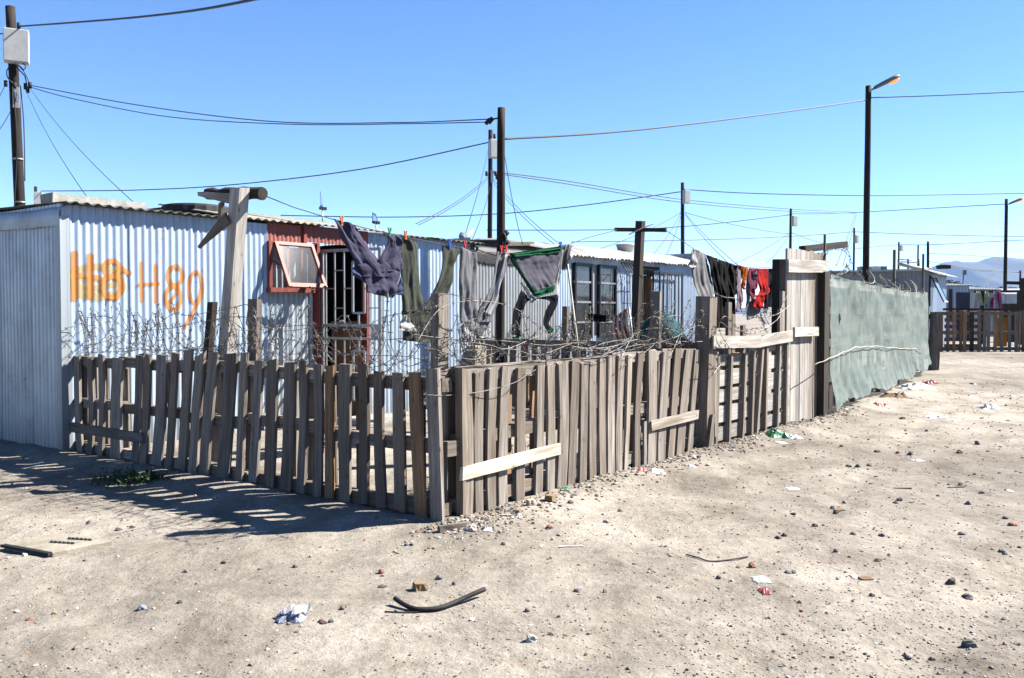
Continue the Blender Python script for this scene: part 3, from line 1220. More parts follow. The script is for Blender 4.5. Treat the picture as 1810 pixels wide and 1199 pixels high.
def right_fence():
    root = thing('pallet_fence', 'sunlit grey pallet slat fence running along the sandy road from the corner post', 'fence', W(2.0, 0), 'pallet fences around the yard')
    z5 = lambda x: 740 + x / 3.331
    z8 = lambda x: 1180 + x / 5.45
    rows = [(z5(a), z5(b), z5(c), z5(d)) for a, b, c, d in (
        (235, 305, 245, 305), (322, 378, 325, 385), (405, 458, 395, 455), (488, 545, 470, 525), (570, 625, 570, 620), (690, 735, 670, 735),
        (752, 798, 750, 800), (815, 875, 805, 858), (895, 945, 870, 918), (950, 995, 945, 985), (1000, 1045, 1000, 1045), (1060, 1100, 1060, 1100),
        (1105, 1150, 1105, 1150), (1170, 1210, 1155, 1195), (1225, 1250, 1200, 1230), (1290, 1325, 1255, 1310), (1345, 1400, 1350, 1385),
        (1430, 1480, 1400, 1440), (1505, 1545, 1460, 1500))]
    rows += [(z8(a), z8(b), z8(c), z8(d)) for a, b, c, d in ((172, 250, 75, 150), (262, 310, 165, 245))]
    for i, (a, b, c, d) in enumerate(rows):
        m0, m1 = (c + d) / 2, (a + b) / 2
        yb = 925 - .278 * (m0 - 785)
        s0, s1 = HT(a, 680, 0)[0], HT(b, 680, 0)[0]
        w = abs(s1 - s0) * .88
        st = HT(m1, 652 - .06 * (m1 - 785), 0)[0]
        zt = .985 + random.uniform(-.02, .012) - (.02 if i in (8, 9, 10) else 0) + (.03 if i > 11 else 0)
        sb = HT(m0, yb, 0)[0]
        zb = gz(*W(sb, -.02).xy) - .03
        mt = M['wood_pale'] if i == 14 else M['wood']
        slat(root, W(sb, random.uniform(-.006, .006), zb), W(st, random.uniform(-.006, .006), zt), U, w, V, mat=mt)
    # the broken slat: stub below, splintered edge above
    sb = HT(z5(1330), 790, 0)[0]
    board('slat', W(sb, 0, .0), W(sb, 0, .40), U, .05, V, .02, M['wood_grey'], root, n=3, rag=.02)
    cuts = [.16, 1.16, 2.12, 3.02, 3.86]
    for i in range(4):
        s0, s1 = cuts[i] + .006, cuts[i + 1] - .006
        zt = .99 + (.03 if i > 1 else 0)
        for z in (zt - .045, .52, .10):
            tl = random.uniform(-.015, .015)
            board('stringer', W(s0, .06, z - tl), W(s1, .06, z + tl), Z3, .085, V, .09, M['wood'], root, n=5)
        if i < 2:
            board('top_rail', W(s0, .055, zt + .004), W(s1, .055, zt + .010), V, .07, Z3, .012, M['wood'], root, n=6, jit=.006)
        k = s0 + .04
        while k < s1:
            w = random.uniform(.06, .1)
            if random.random() < .72:
                z0 = gz(*W(k, .13).xy)
                board('back_slat', W(k, .118, z0), W(k + random.uniform(-.03, .03), .118, zt - .02), U, w, V, .018, M['wood_brown' if random.random() < .5 else 'wood'], root, n=4)
            k += w + random.uniform(.03, .11)
    for (x0, y0, x1, y1) in ((816, 839, 990, 793), (1151, 753, 1234, 733)):
        a, b = HT(x0, y0, -.03), HT(x1, y1, -.03)
        board('cross_plank', W(a[0], -.026, a[2]), W(b[0], -.026, b[2]), Z3, .085, V, .022, M['wood_pale'], root, n=5, rag=.01)
    return root


right_fence()


def gate_post():
    root = thing('fence_post', 'thick square wooden post between the slat fence and the lattice pallets', 'post', W(3.9, 0))
    a = HT(1249, 524, 0)
    b = HT(1240, 798, 0)
    board('timber', W(b[0] + .03, -.0, -.04), W(a[0], .0, a[2]), U, .17, V, .15, M['wood'], root, n=6, jit=.004)
    board('batten', W(b[0] - .05, -.09, -.03), W(b[0] + .06, -.09, .36), U, .07, V, .03, M['wood'], root, n=3)
    board('batten', W(b[0] + .20, -.05, .12), W(b[0] + .19, -.05, .98), U, .06, V, .03, M['wood'], root, n=3)
    return root


gate_post()


def lattice():
    """two pallets on edge: narrow upright battens over wide horizontal boards"""
    for idx, (s0, s1, z1, lab, bats) in enumerate(((4.16, 5.02, .93, 'lattice of narrow upright battens over wide boards, beside the thick square post', (1268, 1291, 1315, 1331)),
                                                   (5.04, 6.30, 1.06, 'lattice pallet with wide boards, leaning by the tall plank gate', (1340, 1355, 1376, 1391)))):
        root = thing('lattice_pallet', lab, 'pallet', W((s0 + s1) / 2, 0), 'lattice pallets at the gateway')
        z = .05
        hs = (.14, .17, .13, .16, .12) if idx == 0 else (.13, .20, .19, .15, .15)
        gap = (z1 - .05 - sum(hs)) / 4
        for h in hs:
            k = random.uniform(-.008, .008)
            board('board', W(s0, .0, z + h / 2 - k), W(s1, .0, z + h / 2 + k + idx * .012), Z3, h, V, .02, M['wood_grey'], root, n=4)
            z += h + gap
        for x in bats:
            s = HT(x, 700, -.05)[0]
            dx = random.uniform(-.03, .03)
            if x == 1340:
                dx = .12
            board('batten', W(s - .02, -.034, gz(*W(s, -.06).xy) - .02), W(s + dx + .03, -.034, z1 + random.uniform(-.03, .02)), U, .05, V, .046, M['wood'], root, n=4)
        for k in (.2, .8):
            s = s0 + (s1 - s0) * k
            board('back_batten', W(s, .06, 0), W(s, .06, z1), U, .05, V, .09, M['wood_brown'], root, n=3)
    # planks lying across the top
    root = thing('top_plank', 'pale grey plank nailed level above the lattice pallets', 'plank', W(5.0, -.08, 1.1))
    a, b = HT(1258, 605, -.09), HT(1343, 604, -.09)
    board('plank', W(a[0], -.1, a[2]), W(b[0], -.1, b[2]), Z3, .125, V, .025, M['wood_grey'], root, n=4)
    a, b = HT(1338, 604, -.06), HT(1398, 594, -.06)
    board('plank', W(a[0], -.072, a[2]), W(b[0], -.072, b[2]), Z3, .13, V, .025, M['wood_grey'], root, n=4)
    for x, y0, y1 in ((1309, 535, 735), (1316, 556, 735), (1334, 575, 735), (1382, 515, 735), (1392, 560, 735), (1378, 546, 730)):
        s = HT(x, 640, .03)[0]
        z = HT(x, y0, .03)[2]
        st = thing('stake', {1309: 'tallest pale stake behind the lattice pallets', 1316: 'stake just right of the tallest pale one behind the lattice',
                             1334: 'stake in the middle behind the level grey plank', 1382: 'thin tall stake in front of the dark gate board',
                             1392: 'short pale stake against the plank gate', 1378: 'dark short stake against the shaded gate board'}[x], 'stake', W(s, .03), 'stakes behind the lattice pallets')
        board('stick', W(s, .035 + (.14 if x in (1309, 1316, 1334) else .0), -.02), W(s + .01, .035 + (.14 if x in (1309, 1316, 1334) else 0), z), U, .085, V, .035, M['wood'], st, n=4)


lattice()


def plank_gate():
    root = thing('plank_gate', 'tall narrow gate of grey upright planks with a board across its top', 'gate', W(7.0, 0))
    # boarded face along the street
    xs = [1388, 1396, 1404, 1412, 1420, 1428, 1436, 1444, 1452]
    for i in range(len(xs) - 1):
        s0, s1 = HT(xs[i], 600, .02)[0], HT(xs[i + 1], 600, .02)[0]
        if i > 5:
            s1 = s0 + .2
        sm = (s0 + s1) / 2
        zt = HT((xs[i] + xs[i + 1]) / 2, 438 + i * 1.4 + random.uniform(-1.5, 1.5), .02)[2]
        board('plank', W(sm, .02 + random.uniform(-.006, .006), -.03), W(sm + .01, .02, zt), U, (s1 - s0) * .96, V, .024,
              M['wood_grey' if i < 5 else 'wood'], root, n=5)
    # return boards facing the yard; inner one has its shade put into darker wood
    for k in range(2):
        t0 = .06 + k * .10
        z = HS(1384 - k * 12, 459, 6.28)[2]
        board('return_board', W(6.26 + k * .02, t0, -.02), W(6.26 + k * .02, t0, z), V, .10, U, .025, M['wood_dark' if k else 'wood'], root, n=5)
    a, b = HT(1393, 470, -.05), HT(1462, 469, -.05)
    board('top_board', W(a[0], -.045, a[2]), W(b[0], -.045, b[2] - .02), Z3, .155, V, .03, M['wood_grey'], root, n=4)
    a, b = HT(1404, 587, -.05), HT(1446, 586, -.05)
    board('middle_board', W(a[0], -.045, a[2]), W(b[0], -.045, b[2]), Z3, .115, V, .03, M['wood_grey'], root, n=4)
    # end post, its shade put into a darker wood
    s = HT(1450, 600, 0)[0]
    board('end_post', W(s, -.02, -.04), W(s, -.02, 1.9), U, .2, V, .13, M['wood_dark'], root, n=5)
    # beam poking out of the top and a thin spike
    a, b = HT(1418, 441, .15), HT(1480, 433, .0)
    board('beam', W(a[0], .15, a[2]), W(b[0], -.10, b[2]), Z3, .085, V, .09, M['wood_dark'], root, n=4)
    a = HT(1458, 415, 0)
    board('spike', W(a[0], .0, 1.6), W(a[0], .0, a[2]), U, .09, V, .03, M['wood'], root, n=4, w1=.015)
    return root


plank_gate()


# ================================================================== SHADE NET PANEL
def net_panel():
    A = W(7.62, -.02)
    B = G(1634, 659)
    root = thing('shade_net_screen', 'pale green shade net stretched over a frame beside the road', 'screen', (A + B) * .5)
    L = (B - A)
    Ln = L.length
    ax = L.normalized()
    nn = Vector((ax.y, -ax.x, 0))
    if nn.dot(NF) < 0:
        nn = -nn
    nx, nz = 220, 46
    v, f, g = [], [], []
    for i in range(nx + 1):
        k = i / nx
        top = 1.87 + (1.83 - 1.87) * k - .05 * math.sin(k * 3.1) + .012 * math.sin(k * 40)
        bot = .05 + .11 * abs(math.sin(k * 15.0 + .8 * math.sin(k * 7))) ** 1.5 + .03 * math.sin(k * 9) + .07 * noise.noise(Vector((k * 22, 0, 0))) + .06 * noise.noise(Vector((k * 55, 3, 0)))
        if k > .9:
            bot += (k - .9) * 1.2
        for j in range(nz + 1):
            q = j / nz
            z = bot + (top - bot) * q
            edge = .06 * noise.noise(Vector((q * 9, 3, 0))) * (1 if i == 0 else 0)
            n1 = noise.noise(Vector((k * 6, q * 1.2, 1)))
            n2 = noise.noise(Vector((k * 16 + q * 2.5, q * 1.1, 3)))
            n3 = noise.noise(Vector((k * 38 + q * 5, q * 1.6, 6)))
            n4 = noise.noise(Vector((k * 30 - q * 6, q * 2.0, 12)))
            sagk = (1 - q) ** 1.6
            sag2 = (1 - q) ** 4
            fold = .06 * n1 + (.014 + .075 * sag2) * n2 * .7 + (.004 + .03 * sag2) * n3 + .016 * n4 + .03 * math.exp(-((1 - q) / .22) ** 2) * noise.noise(Vector((k * 24 + q * 7, q * 3, 21))) + .02 * q ** 4 * noise.noise(Vector((k * 60, 0, 8)))
            p = A + ax * (k * Ln + edge + (.10 * (1 - q) ** 3 * noise.noise(Vector((k * 30, 7, 0))))) + nn * (.06 + fold + .10 * (1 - q) ** 6)
            p.z = max(z, .012 + gz(p.x, p.y))
            v.append(p)
            g.append((k * Ln, z, 0))
    m = nz + 1
    for i in range(nx):
        for j in range(nz):
            # the torn eye-shaped hole near the left end
            kx = (i + .5) / nx
            q = (j + .5) / nz
            if abs(kx - .062) < .012 * (1 - abs(q - .665) / .05) and abs(q - .665) < .05:
                continue
            f.append((i * m + j, (i + 1) * m + j, (i + 1) * m + j + 1, i * m + j + 1))
    mesh('net', v, f, M['net'], root, g, True)
    # frame behind the net
    for k in (.0, .2, .42, .63, .83, .985):
        p = A + ax * (k * Ln)
        hh = 1.84
        if k in (.42,):
            hh = 1.86
        board('post', p - Z3 * .05 - nn * .03, p + Z3 * hh - nn * .03, ax, .09, nn, .07, M['wood'], root, n=4)
    for z in (.45, .95, 1.4, 1.78):
        board('rail', A + ax * .05 + Z3 * z - nn * .085, B + Z3 * (z - .02) - nn * .085, Z3, .10, nn, .03, M['wood_grey'], root, n=8)
    # boards standing behind it here and there
    for k in range(26):
        q = .02 + .95 * k / 26
        if noise.noise(Vector((k * .6, 2, 2))) < -.15:
            continue
        p = A + ax * (q * Ln) - nn * .13
        board('back_slat', p, p + Z3 * random.uniform(1.3, 1.7), ax, random.uniform(.12, .26), nn, .02, M['wood'], root, n=2)
    # spikes rising above the net
    for (x, y) in ((1581, 442), (1632, 449)):
        p = HP(x, y, A - nn * .12, nn)
        b = HP(x, 560, A - nn * .12, nn)
        b.z = .0
        board('spike', Vector((p.x, p.y, 0)), p, ax, .10, nn, .05, M['wood'], root, n=4, w1=.05 if x == 1581 else .02)
    # wire strung across the face
    pts = []
    for x, y in ((1440, 645), (1475, 630), (1512, 614), (1545, 612), (1590, 616), (1620, 617), (1636, 630)):
        pts.append(HP(x, y, A + nn * .10, nn))
    pp = []
    for a, b in zip(pts, pts[1:]):
        for k in range(8):
            q = k / 8
            p = a.lerp(b, q)
            pp.append(p + Z3 * .006 * math.sin((len(pp)) * 1.3))
    tube('strung_wire', pp, .0055, M['wood_pale'], root, n=5)
    return root, A, B, ax, nn


NETROOT, NA, NB_, NAX, NNN = net_panel()
# white board under the start of the net
a = on(1450, 724)
b = on(1482, 708)
o = board('white_board', a + Z3 * .05 - V * -.05, b + Z3 * .06, Z3, .11, V, .03, M['white_box'], None, n=4)
tag(o, 'white painted board lying on edge under the shade net', 'board')


# end posts beyond the net
def end_posts():
    p = on(1650, 652)
    root = thing('end_post', 'stout weathered post with broken pallet boards past the shade net', 'post', p)
    h = (652 - 552) * p.y / F_PX
    dirv = Vector((1, 0, 0))
    fw = Vector((0, 1, 0))
    board('timber', p - Z3 * .05, p + Z3 * h + dirv * .03, dirv, .19, fw, .16, M['wood'], root, n=5, jit=.006)
    for k, (dx, hh) in enumerate(((-.22, .98), (-.33, 1.0))):
        q = p + dirv * dx + fw * (.15 + .1 * k)
        board('side_slat', Vector((q.x, q.y, gz(q.x, q.y) - .02)), Vector((q.x, q.y, h * hh)), dirv, .12, fw, .03, M['wood'], root, n=4)
    for z in (.28, .62, h - .1):
        board('stringer', p + Z3 * z - dirv * .38 + fw * .09, p + Z3 * z - dirv * .06 + fw * .09, Z3, .1, fw, .07, M['wood_dark'], root, n=3)


end_posts()


# dividing fence inside the yard, seen from its shaded side
def divider():
    s = 6.02
    root = thing('dividing_fence', 'dark shaded pallet fence across the yard behind the barbed wire', 'fence', W(s, 2.4))
    t = .25
    while t < 4.72:
        w = random.uniform(.07, .13)
        zt = .93 + random.uniform(-.03, .03)
        board('slat', W(s, t, 0), W(s, t + random.uniform(-.02, .02), zt), V, w, U, .02, M['wood_brown' if random.random() < .5 else 'wood'], root, n=3)
        t += w + random.uniform(.02, .09)
    for z in (.08, .5, .93):
        for t0, t1 in ((.22, 1.3), (1.32, 2.45), (2.47, 3.6), (3.62, 4.74)):
            k = random.uniform(-.02, .02)
            board('stringer', W(s + .06, t0, z + k), W(s + .06, t1, z - k), Z3, .10, U, .08, M['wood'], root, n=3)
    return root


divider()


# ================================================================== SECOND SHACK
def make_shack2():
    s0, s1 = 6.12, 13.9
    root = thing('corrugated_shack', 'pale blue corrugated shack with bright crumpled roof edge, black window frames and barred gate', 'shack', W(s0, T1))
    O = W(0, T1)
    q = lambda x, y, t=T1: HT(x, y, t)
    # tarred section left of the pole, then the pale wall
    wall_sheets(root, O, U, Z3, NF, s0, 8.35, -.03, 2.33, M['tin_grey'])
    wl, wr = q(1010, 500)[0], q(1086, 500)[0]
    dl, dr = q(1131, 500)[0], q(1156, 500)[0]
    wall_sheets(root, O, U, Z3, NF, 8.35, wl, -.03, 2.45, M['tin_blue'])
    wall_sheets(root, O, U, Z3, NF, wl, wr, -.03, .95, M['tin_blue'])
    wall_sheets(root, O, U, Z3, NF, wr, dl, -.03, 2.45, M['tin_blue'])
    wall_sheets(root, O, U, Z3, NF, dr, s1, -.03, 2.47, M['tin_blue'])
    sheet('wall_sheet', O, U, Z3, NF, wl, dr, 2.25, 2.46, M['tin_white'], root, lift=.01)
    sheet('wall_sheet', W(s0, T1), V, Z3, -U, 0, 3.4, -.03, 2.4, M['tin_side'], root)
    sheet('wall_sheet', W(s1, T1), V, Z3, U, 0, 3.4, -.03, 2.7, M['tin_side'], root)
    sheet('wall_sheet', W(s0, T1 + 3.4), U, Z3, V, 0, s1 - s0, -.03, 2.75, M['tin_side'], root)
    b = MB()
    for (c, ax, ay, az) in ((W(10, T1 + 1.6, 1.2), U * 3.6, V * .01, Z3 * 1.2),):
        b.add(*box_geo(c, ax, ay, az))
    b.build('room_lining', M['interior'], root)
    # black tarpaulin folded over the top edge
    v, f = [], []
    n = 40
    for i in range(n + 1):
        s = s0 - .02 + (8.1 - s0) * i / n
        lo = 2.13 + .05 * noise.noise(Vector((s * 9, 0, 0))) + .03 * noise.noise(Vector((s * 25, 0, 0)))
        for j, (t, z) in enumerate(((-.03, lo), (-.035, 2.25), (-.03, 2.36), (.1, 2.40), (1.2, 2.50))):
            v.append(W(s, T1 + t, z + .012 * noise.noise(Vector((s * 6, j, 3)))))
    for i in range(n):
        for j in range(4):
            f.append((i * 5 + j, (i + 1) * 5 + j, (i + 1) * 5 + j + 1, i * 5 + j + 1))
    mesh('black_tarpaulin', v, f, M['tarp_black'], root, smooth=True)
    # crumpled bright roof: each sheet its own piece
    Bv = (V + Z3 * math.tan(R(10.5))).normalized()
    a, i = 8.0, 0
    while a < s1 + .15:
        e = min(s1 + .2, a + random.uniform(.55, .8))
        nn, nb = 14, 6
        v, f, g = [], [], []
        for x in range(nn + 1):
            aa = a + (e + .06 - a) * x / nn
            for y in range(nb + 1):
                bb = -.16 + 3.1 * (y / nb) ** 1.4
                drop = .0 if y else -.085
                zz = .018 * math.cos(aa * 2 * math.pi / .13) + .03 * noise.noise(Vector((aa * 5, y * .8, i))) + .02 * noise.noise(Vector((aa * 14, y, 0))) + drop + .006 * (i % 2)
                if bb > 1.3:
                    zz -= (bb - 1.3) * math.sin(R(10.5))
                v.append(W(aa, T1 - .02, 2.475 + .008 * (aa - 9)) + Bv * (bb + .02 * noise.noise(Vector((aa * 4, 9, 0)))) + Z3 * zz)
                g.append((bb, aa, 0))
        for x in range(nn):
            for y in range(nb):
                f.append((x * (nb + 1) + y, (x + 1) * (nb + 1) + y, (x + 1) * (nb + 1) + y + 1, x * (nb + 1) + y + 1))
        mesh('roof_sheet', v, f, M['tin_white'], root, g, True)
        a, i = e, i + 1
    # steel windows: frame, mullions, panes, striped curtain between
    for (x0, x1, lab) in ((1013, 1043, 'left'), (1056, 1086, 'right')):
        a, b = q(x0, 500)[0], q(x1, 500)[0]
        fr = mesh('window_frame', *box_geo(W(a + .03, T1 - .02, 1.58), U * .025, V * .03, Z3 * .68), M['black_steel'], root)
        for (sa, sb, za, zb) in ((b - .02, b + .025, .9, 2.26), (a, b, 2.2, 2.26), (a, b, .9, .95)):
            mesh('frame_bar', *box_geo(W((sa + sb) / 2, T1 - .02, (za + zb) / 2), U * ((sb - sa) / 2), V * .027, Z3 * ((zb - za) / 2)), M['black_steel'], fr)
        for z in (1.2, 1.56, 1.92):
            mesh('glazing_bar', *box_geo(W((a + b) / 2, T1 - .02, z), U * ((b - a) / 2), V * .02, Z3 * .017), M['steel'], fr)
        zs = (.95, 1.2, 1.56, 1.92, 2.2)
        for z0, z1 in zip(zs, zs[1:]):
            mesh('pane', [W(a + .05, T1 - .02, z0), W(b - .05, T1 - .02, z0), W(b - .05, T1 - .02, z1), W(a + .05, T1 - .02, z1)], [(0, 1, 2, 3)], M['glass2'], fr)
    a, b = q(1044, 500)[0], q(1055, 500)[0]
    k = a - .1
    while k < b + .02:
        mesh('striped_blind', *box_geo(W(k, T1 + .03, 1.6), U * .035, V * .012, Z3 * .66), M['lace'] if int((k - a) * 20) % 2 else M['tin_side'], root)
        k += .075
    a0, b0 = q(1013, 500)[0], q(1086, 500)[0]
    v, f = [], []
    for i in range(61):
        s = a0 + (b0 - a0) * i / 60
        for z in (.95, 1.6, 2.24):
            v.append(W(s, T1 + .04 + .025 * math.sin(i * .9), z))
    for i in range(60):
        for j in range(2):
            f.append((i * 3 + j, (i + 1) * 3 + j, (i + 1) * 3 + j + 1, i * 3 + j + 1))
    mesh('curtain', v, f, M['lace'], root, smooth=True)
    # bulging burglar bars right of the window
    a, b = q(1090, 500)[0], q(1126, 500)[0]
    cage = tube('burglar_bars', [W(a, T1 - .05, 2.2), W(a - .2, T1 - .22, 2.0), W(a - .2, T1 - .24, 1.2), W(a, T1 - .05, 1.1)], .011, M['black_steel'], root, n=5)
    for i in range(1, 8):
        s = a + (b - a) * i / 8
        tube('bar', [W(s, T1 - .03, 2.34), W(s - .06, T1 - .2, 2.16), W(s - .06, T1 - .22, 1.15), W(s, T1 - .04, 1.05)], .010, M['black_steel'], cage, n=5)
    for z in (2.1, 1.55, 1.2):
        tube('bar', [W(a - .2, T1 - .23, z), W(b - .05, T1 - .23, z)], .009, M['black_steel'], cage, n=5)
    # doorway, brown door ajar, barred gate
    board('door', W(dr - .1, T1 + .25, 0), W(dr - .1, T1 + .25, 2.1), V, .5, U, .04, M['wood_brown'], root, n=3)
    board('door_jamb', W(dl, T1 - .03, 0), W(dl, T1 - .03, 2.28), U, .07, V, .06, M['wood_dark'], root, n=3)
    board('door_lintel', W(dl - .05, T1 - .04, 2.26), W(dr + .1, T1 - .04, 2.27), Z3, .07, V, .06, M['wood_dark'], root, n=3)
    gl, gr_ = q(1157, 500)[0], q(1197, 500)[0]
    gt = mesh('barred_gate', *box_geo(W(gl, T1 - .12, 1.15), U * .02, V * .012, Z3 * 1.06), M['black_steel'], root)
    for (sa, sb, za, zb, w) in ((gr_ - .03, gr_ + .03, .08, 2.22, 0), (gl, gr_, 2.17, 2.215, 0), (gl, gr_, .08, .12, 0), (gl, gr_, 1.05, 1.1, 0)):
        mesh('gate_bar', *box_geo(W((sa + sb) / 2, T1 - .12, (za + zb) / 2), U * ((sb - sa) / 2), V * .012, Z3 * ((zb - za) / 2)), M['black_steel'], gt)
    for i in range(1, 6):
        s = gl + (gr_ - gl) * i / 6
        mesh('gate_bar', *box_geo(W(s, T1 - .12, 1.15), U * .012, V * .008, Z3 * 1.05), M['black_steel'], gt)
    # hanging plant basket / bundle on the gate
    b = MB()
    c = W(gl + .25, T1 - .18, 1.95)
    for k in range(70):
        p = c + Vector((random.gauss(0, .06), random.gauss(0, .05), random.gauss(0, .16)))
        d = Vector((random.uniform(-1, 1), random.uniform(-1, 1), random.uniform(-1, 1))).normalized() * .045
        x, y = perp(d)
        b.add([p - x * .015, p + x * .015, p + d], [(0, 1, 2)])
    tag(b.build('dried_bundle', M['mop'], root), kind='stuff')
    # orange graffiti number on the wall between the laundry and the window
    return root


make_shack2()

# plastic tub upturned on the second roof
p = W(HT(1106, 448, T1 + .9)[0], T1 + .9, 2.475 + .9 * math.tan(R(10.5)) + .035)
v, f = lathe_geo(p, [(.0, 0), (.15, 0), (.17, .02), (.205, .13), (.225, .14), (.215, .16), (.19, .14), (.16, .03), (0, .03)], 18)
o = mesh('basin', v, f, M['white_box'], smooth=True)
tag(o, 'small off white basin standing on the bright roof', 'basin')
# board lump on the tarred roof
a, b = D(905, 441, 14.2), D(960, 432, 14.2)
o = board('roof_board', W(7.0, T1 + .5, 2.47), W(8.15, T1 + .6, 2.56), V, .5, Z3, .06, M['cement_dark'], None, n=4, jit=.01)
tag(o, 'dark sheet of board lying on the black tarpaulin roof', 'board')


# ================================================================== CLOTHESLINE POSTS
def t_posts():
    tt = 2.33
    root = thing('clothesline_post', 'leaning grey timber clothesline post with a charred crossbar, inside the left fence', 'post', W(.2, tt))
    s = .2
    top = HS(424, 333, s)
    bot = HS(384, 845, s)
    pt, pb = W(s, top[1], top[2]), W(s, bot[1], -.04)
    board('timber', pb, pt, V, .125, U, .095, M['wood_grey'], root, n=7, jit=.004)
    a, b = HS(366, 343, s + .09), HS(463, 342, s + .09)
    lg = [W(s + .1, a[1] + (b[1] - a[1]) * k / 9, a[2] + (b[2] - a[2]) * k / 9 + .012 * noise.noise(Vector((k * .7, 0, 0)))) for k in range(10)]
    v, f, g = tube_geo(lg, [.05 + .016 * noise.noise(Vector((k * .9, 4, 0))) for k in range(10)], 9)
    v = [q + Vector((0, 0, .012 * noise.noise(q * 23))) for q in v]
    mesh('crossbar', v, f, M['wood_dark'], root, g)
    a, b = HS(352, 343, s + .04), HS(412, 352, s + .04)
    board('broken_plank', W(s + .04, a[1], a[2]), W(s + .04, b[1], b[2]), Z3, .035, U, .03, M['wood'], root, n=4, w1=.09)
    a, b = HS(391, 358, s + .07), HS(387, 400, s + .07)
    board('strut', W(s + .075, a[1], a[2]), W(s + .075, b[1], b[2]), V, .05, U, .025, M['wood'], root, n=3)
    a, b = HS(352, 438, s - .07), HS(402, 385, s - .07)
    d = (W(s, b[1], b[2]) - W(s, a[1], a[2])).normalized()
    board('hanging_splinter', W(s - .07, a[1], a[2]), W(s - .07, b[1], b[2]), d.cross(U), .02, U, .025, M['wood'], root, n=4, w1=.10)
    s2 = 6.15
    root = thing('clothesline_post', 'dark cross shaped timber clothesline post in the middle of the yard', 'post', W(s2, 1.95))
    top = HS(1132, 391, s2)
    bot = HS(1121, 620, s2)
    tb = bot[1] + (bot[1] - top[1]) * (bot[2] / (top[2] - bot[2]))
    board('timber', W(s2, tb, -.03), W(s2, top[1], top[2]), V, .10, U, .09, M['wood_dark'], root, n=6)
    a, b = HS(1087, 406, s2 - .07), HS(1178, 407, s2 - .07)
    board('crossbar', W(s2 - .07, a[1], a[2]), W(s2 - .07, b[1], b[2]), Z3, .05, U, .04, M['wood_dark'], root, n=4)
    w = HS(1150, 405, s2 - .1)
    tube('lashing', [W(s2 - .1, top[1] + .12, top[2] - .18), W(s2 - .1, top[1] - .1, top[2] - .10), W(s2 - .1, top[1] - .25, top[2] - .06)], .008, M['white_plastic'], root, n=5)


t_posts()

# the plane each line hangs in
LA, LB = W(.35, 2.25), W(6.1, 2.15)
LN = (LB - LA).cross(Z3).normalized()
LINE1 = [(462, 344), (520, 367), (588, 388), (640, 402), (700, 416), (760, 428), (812, 438), (845, 446), (880, 447), (900, 449), (945, 447), (994, 436), (1040, 420), (1090, 407)]
P1 = lambda x, y, d=0.0: HP(x, y, LA + LN * d, LN)
LC, LD = W(6.15, 1.62), W(9.9, 1.40)
LM = (LD - LC).cross(Z3).normalized()
P2 = lambda x, y, d=0.0: HP(x, y, LC + LM * d, LM)
LINE2 = [(1178, 408), (1222, 437), (1246, 450), (1268, 458), (1302, 470), (1336, 474), (1370, 472), (1394, 470)]
if LN.dot(EYEV - LA) < 0:
    LN = -LN
if LM.dot(EYEV - LC) < 0:
    LM = -LM
o = tube('washing_line', [P1(*p) for p in LINE1], .0045, M['cable'], None, n=5)
tag(o, 'thin washing line from the leaning grey post to the dark cross post', 'washing line')
o = tube('washing_line', [P2(*p) for p in LINE2], .0045, M['cable'], None, n=5)
tag(o, 'thin washing line running from the dark cross post behind the plank gate', 'washing line')


# ================================================================== LAUNDRY
CL = {k: cloth('cloth_' + k, *c) for k, c in {
    'navy': ((.15, .145, .235), (.10, .096, .17)), 'blue': ((.16, .20, .36), (.10, .13, .25)), 'olive': ((.15, .165, .13), (.10, .11, .085)),
    'grey': ((.38, .385, .41), (.26, .265, .285)), 'white': ((.80, .80, .80), (.68, .68, .70)), 'green': ((.015, .20, .085), (.008, .10, .045)),
    'slate': ((.24, .235, .285), (.18, .175, .22)), 'ink': ((.012, .014, .028), (.007, .008, .018)), 'jeans': ((.52, .51, .51), (.38, .375, .38)),
    'black': ((.022, .02, .02), (.011, .010, .010)), 'maroon': ((.055, .035, .04), (.03, .02, .024)), 'rose': ((.62, .47, .52), (.45, .3, .36)),
    'orange': ((1.0, .30, .03), (.8, .2, .02)), 'pink': ((.55, .08, .10), (.28, .10, .20)), 'red': ((.95, .035, .03), (.62, .018, .02)),
    'cream': ((.56, .52, .46), (.42, .38, .34))}.items()}


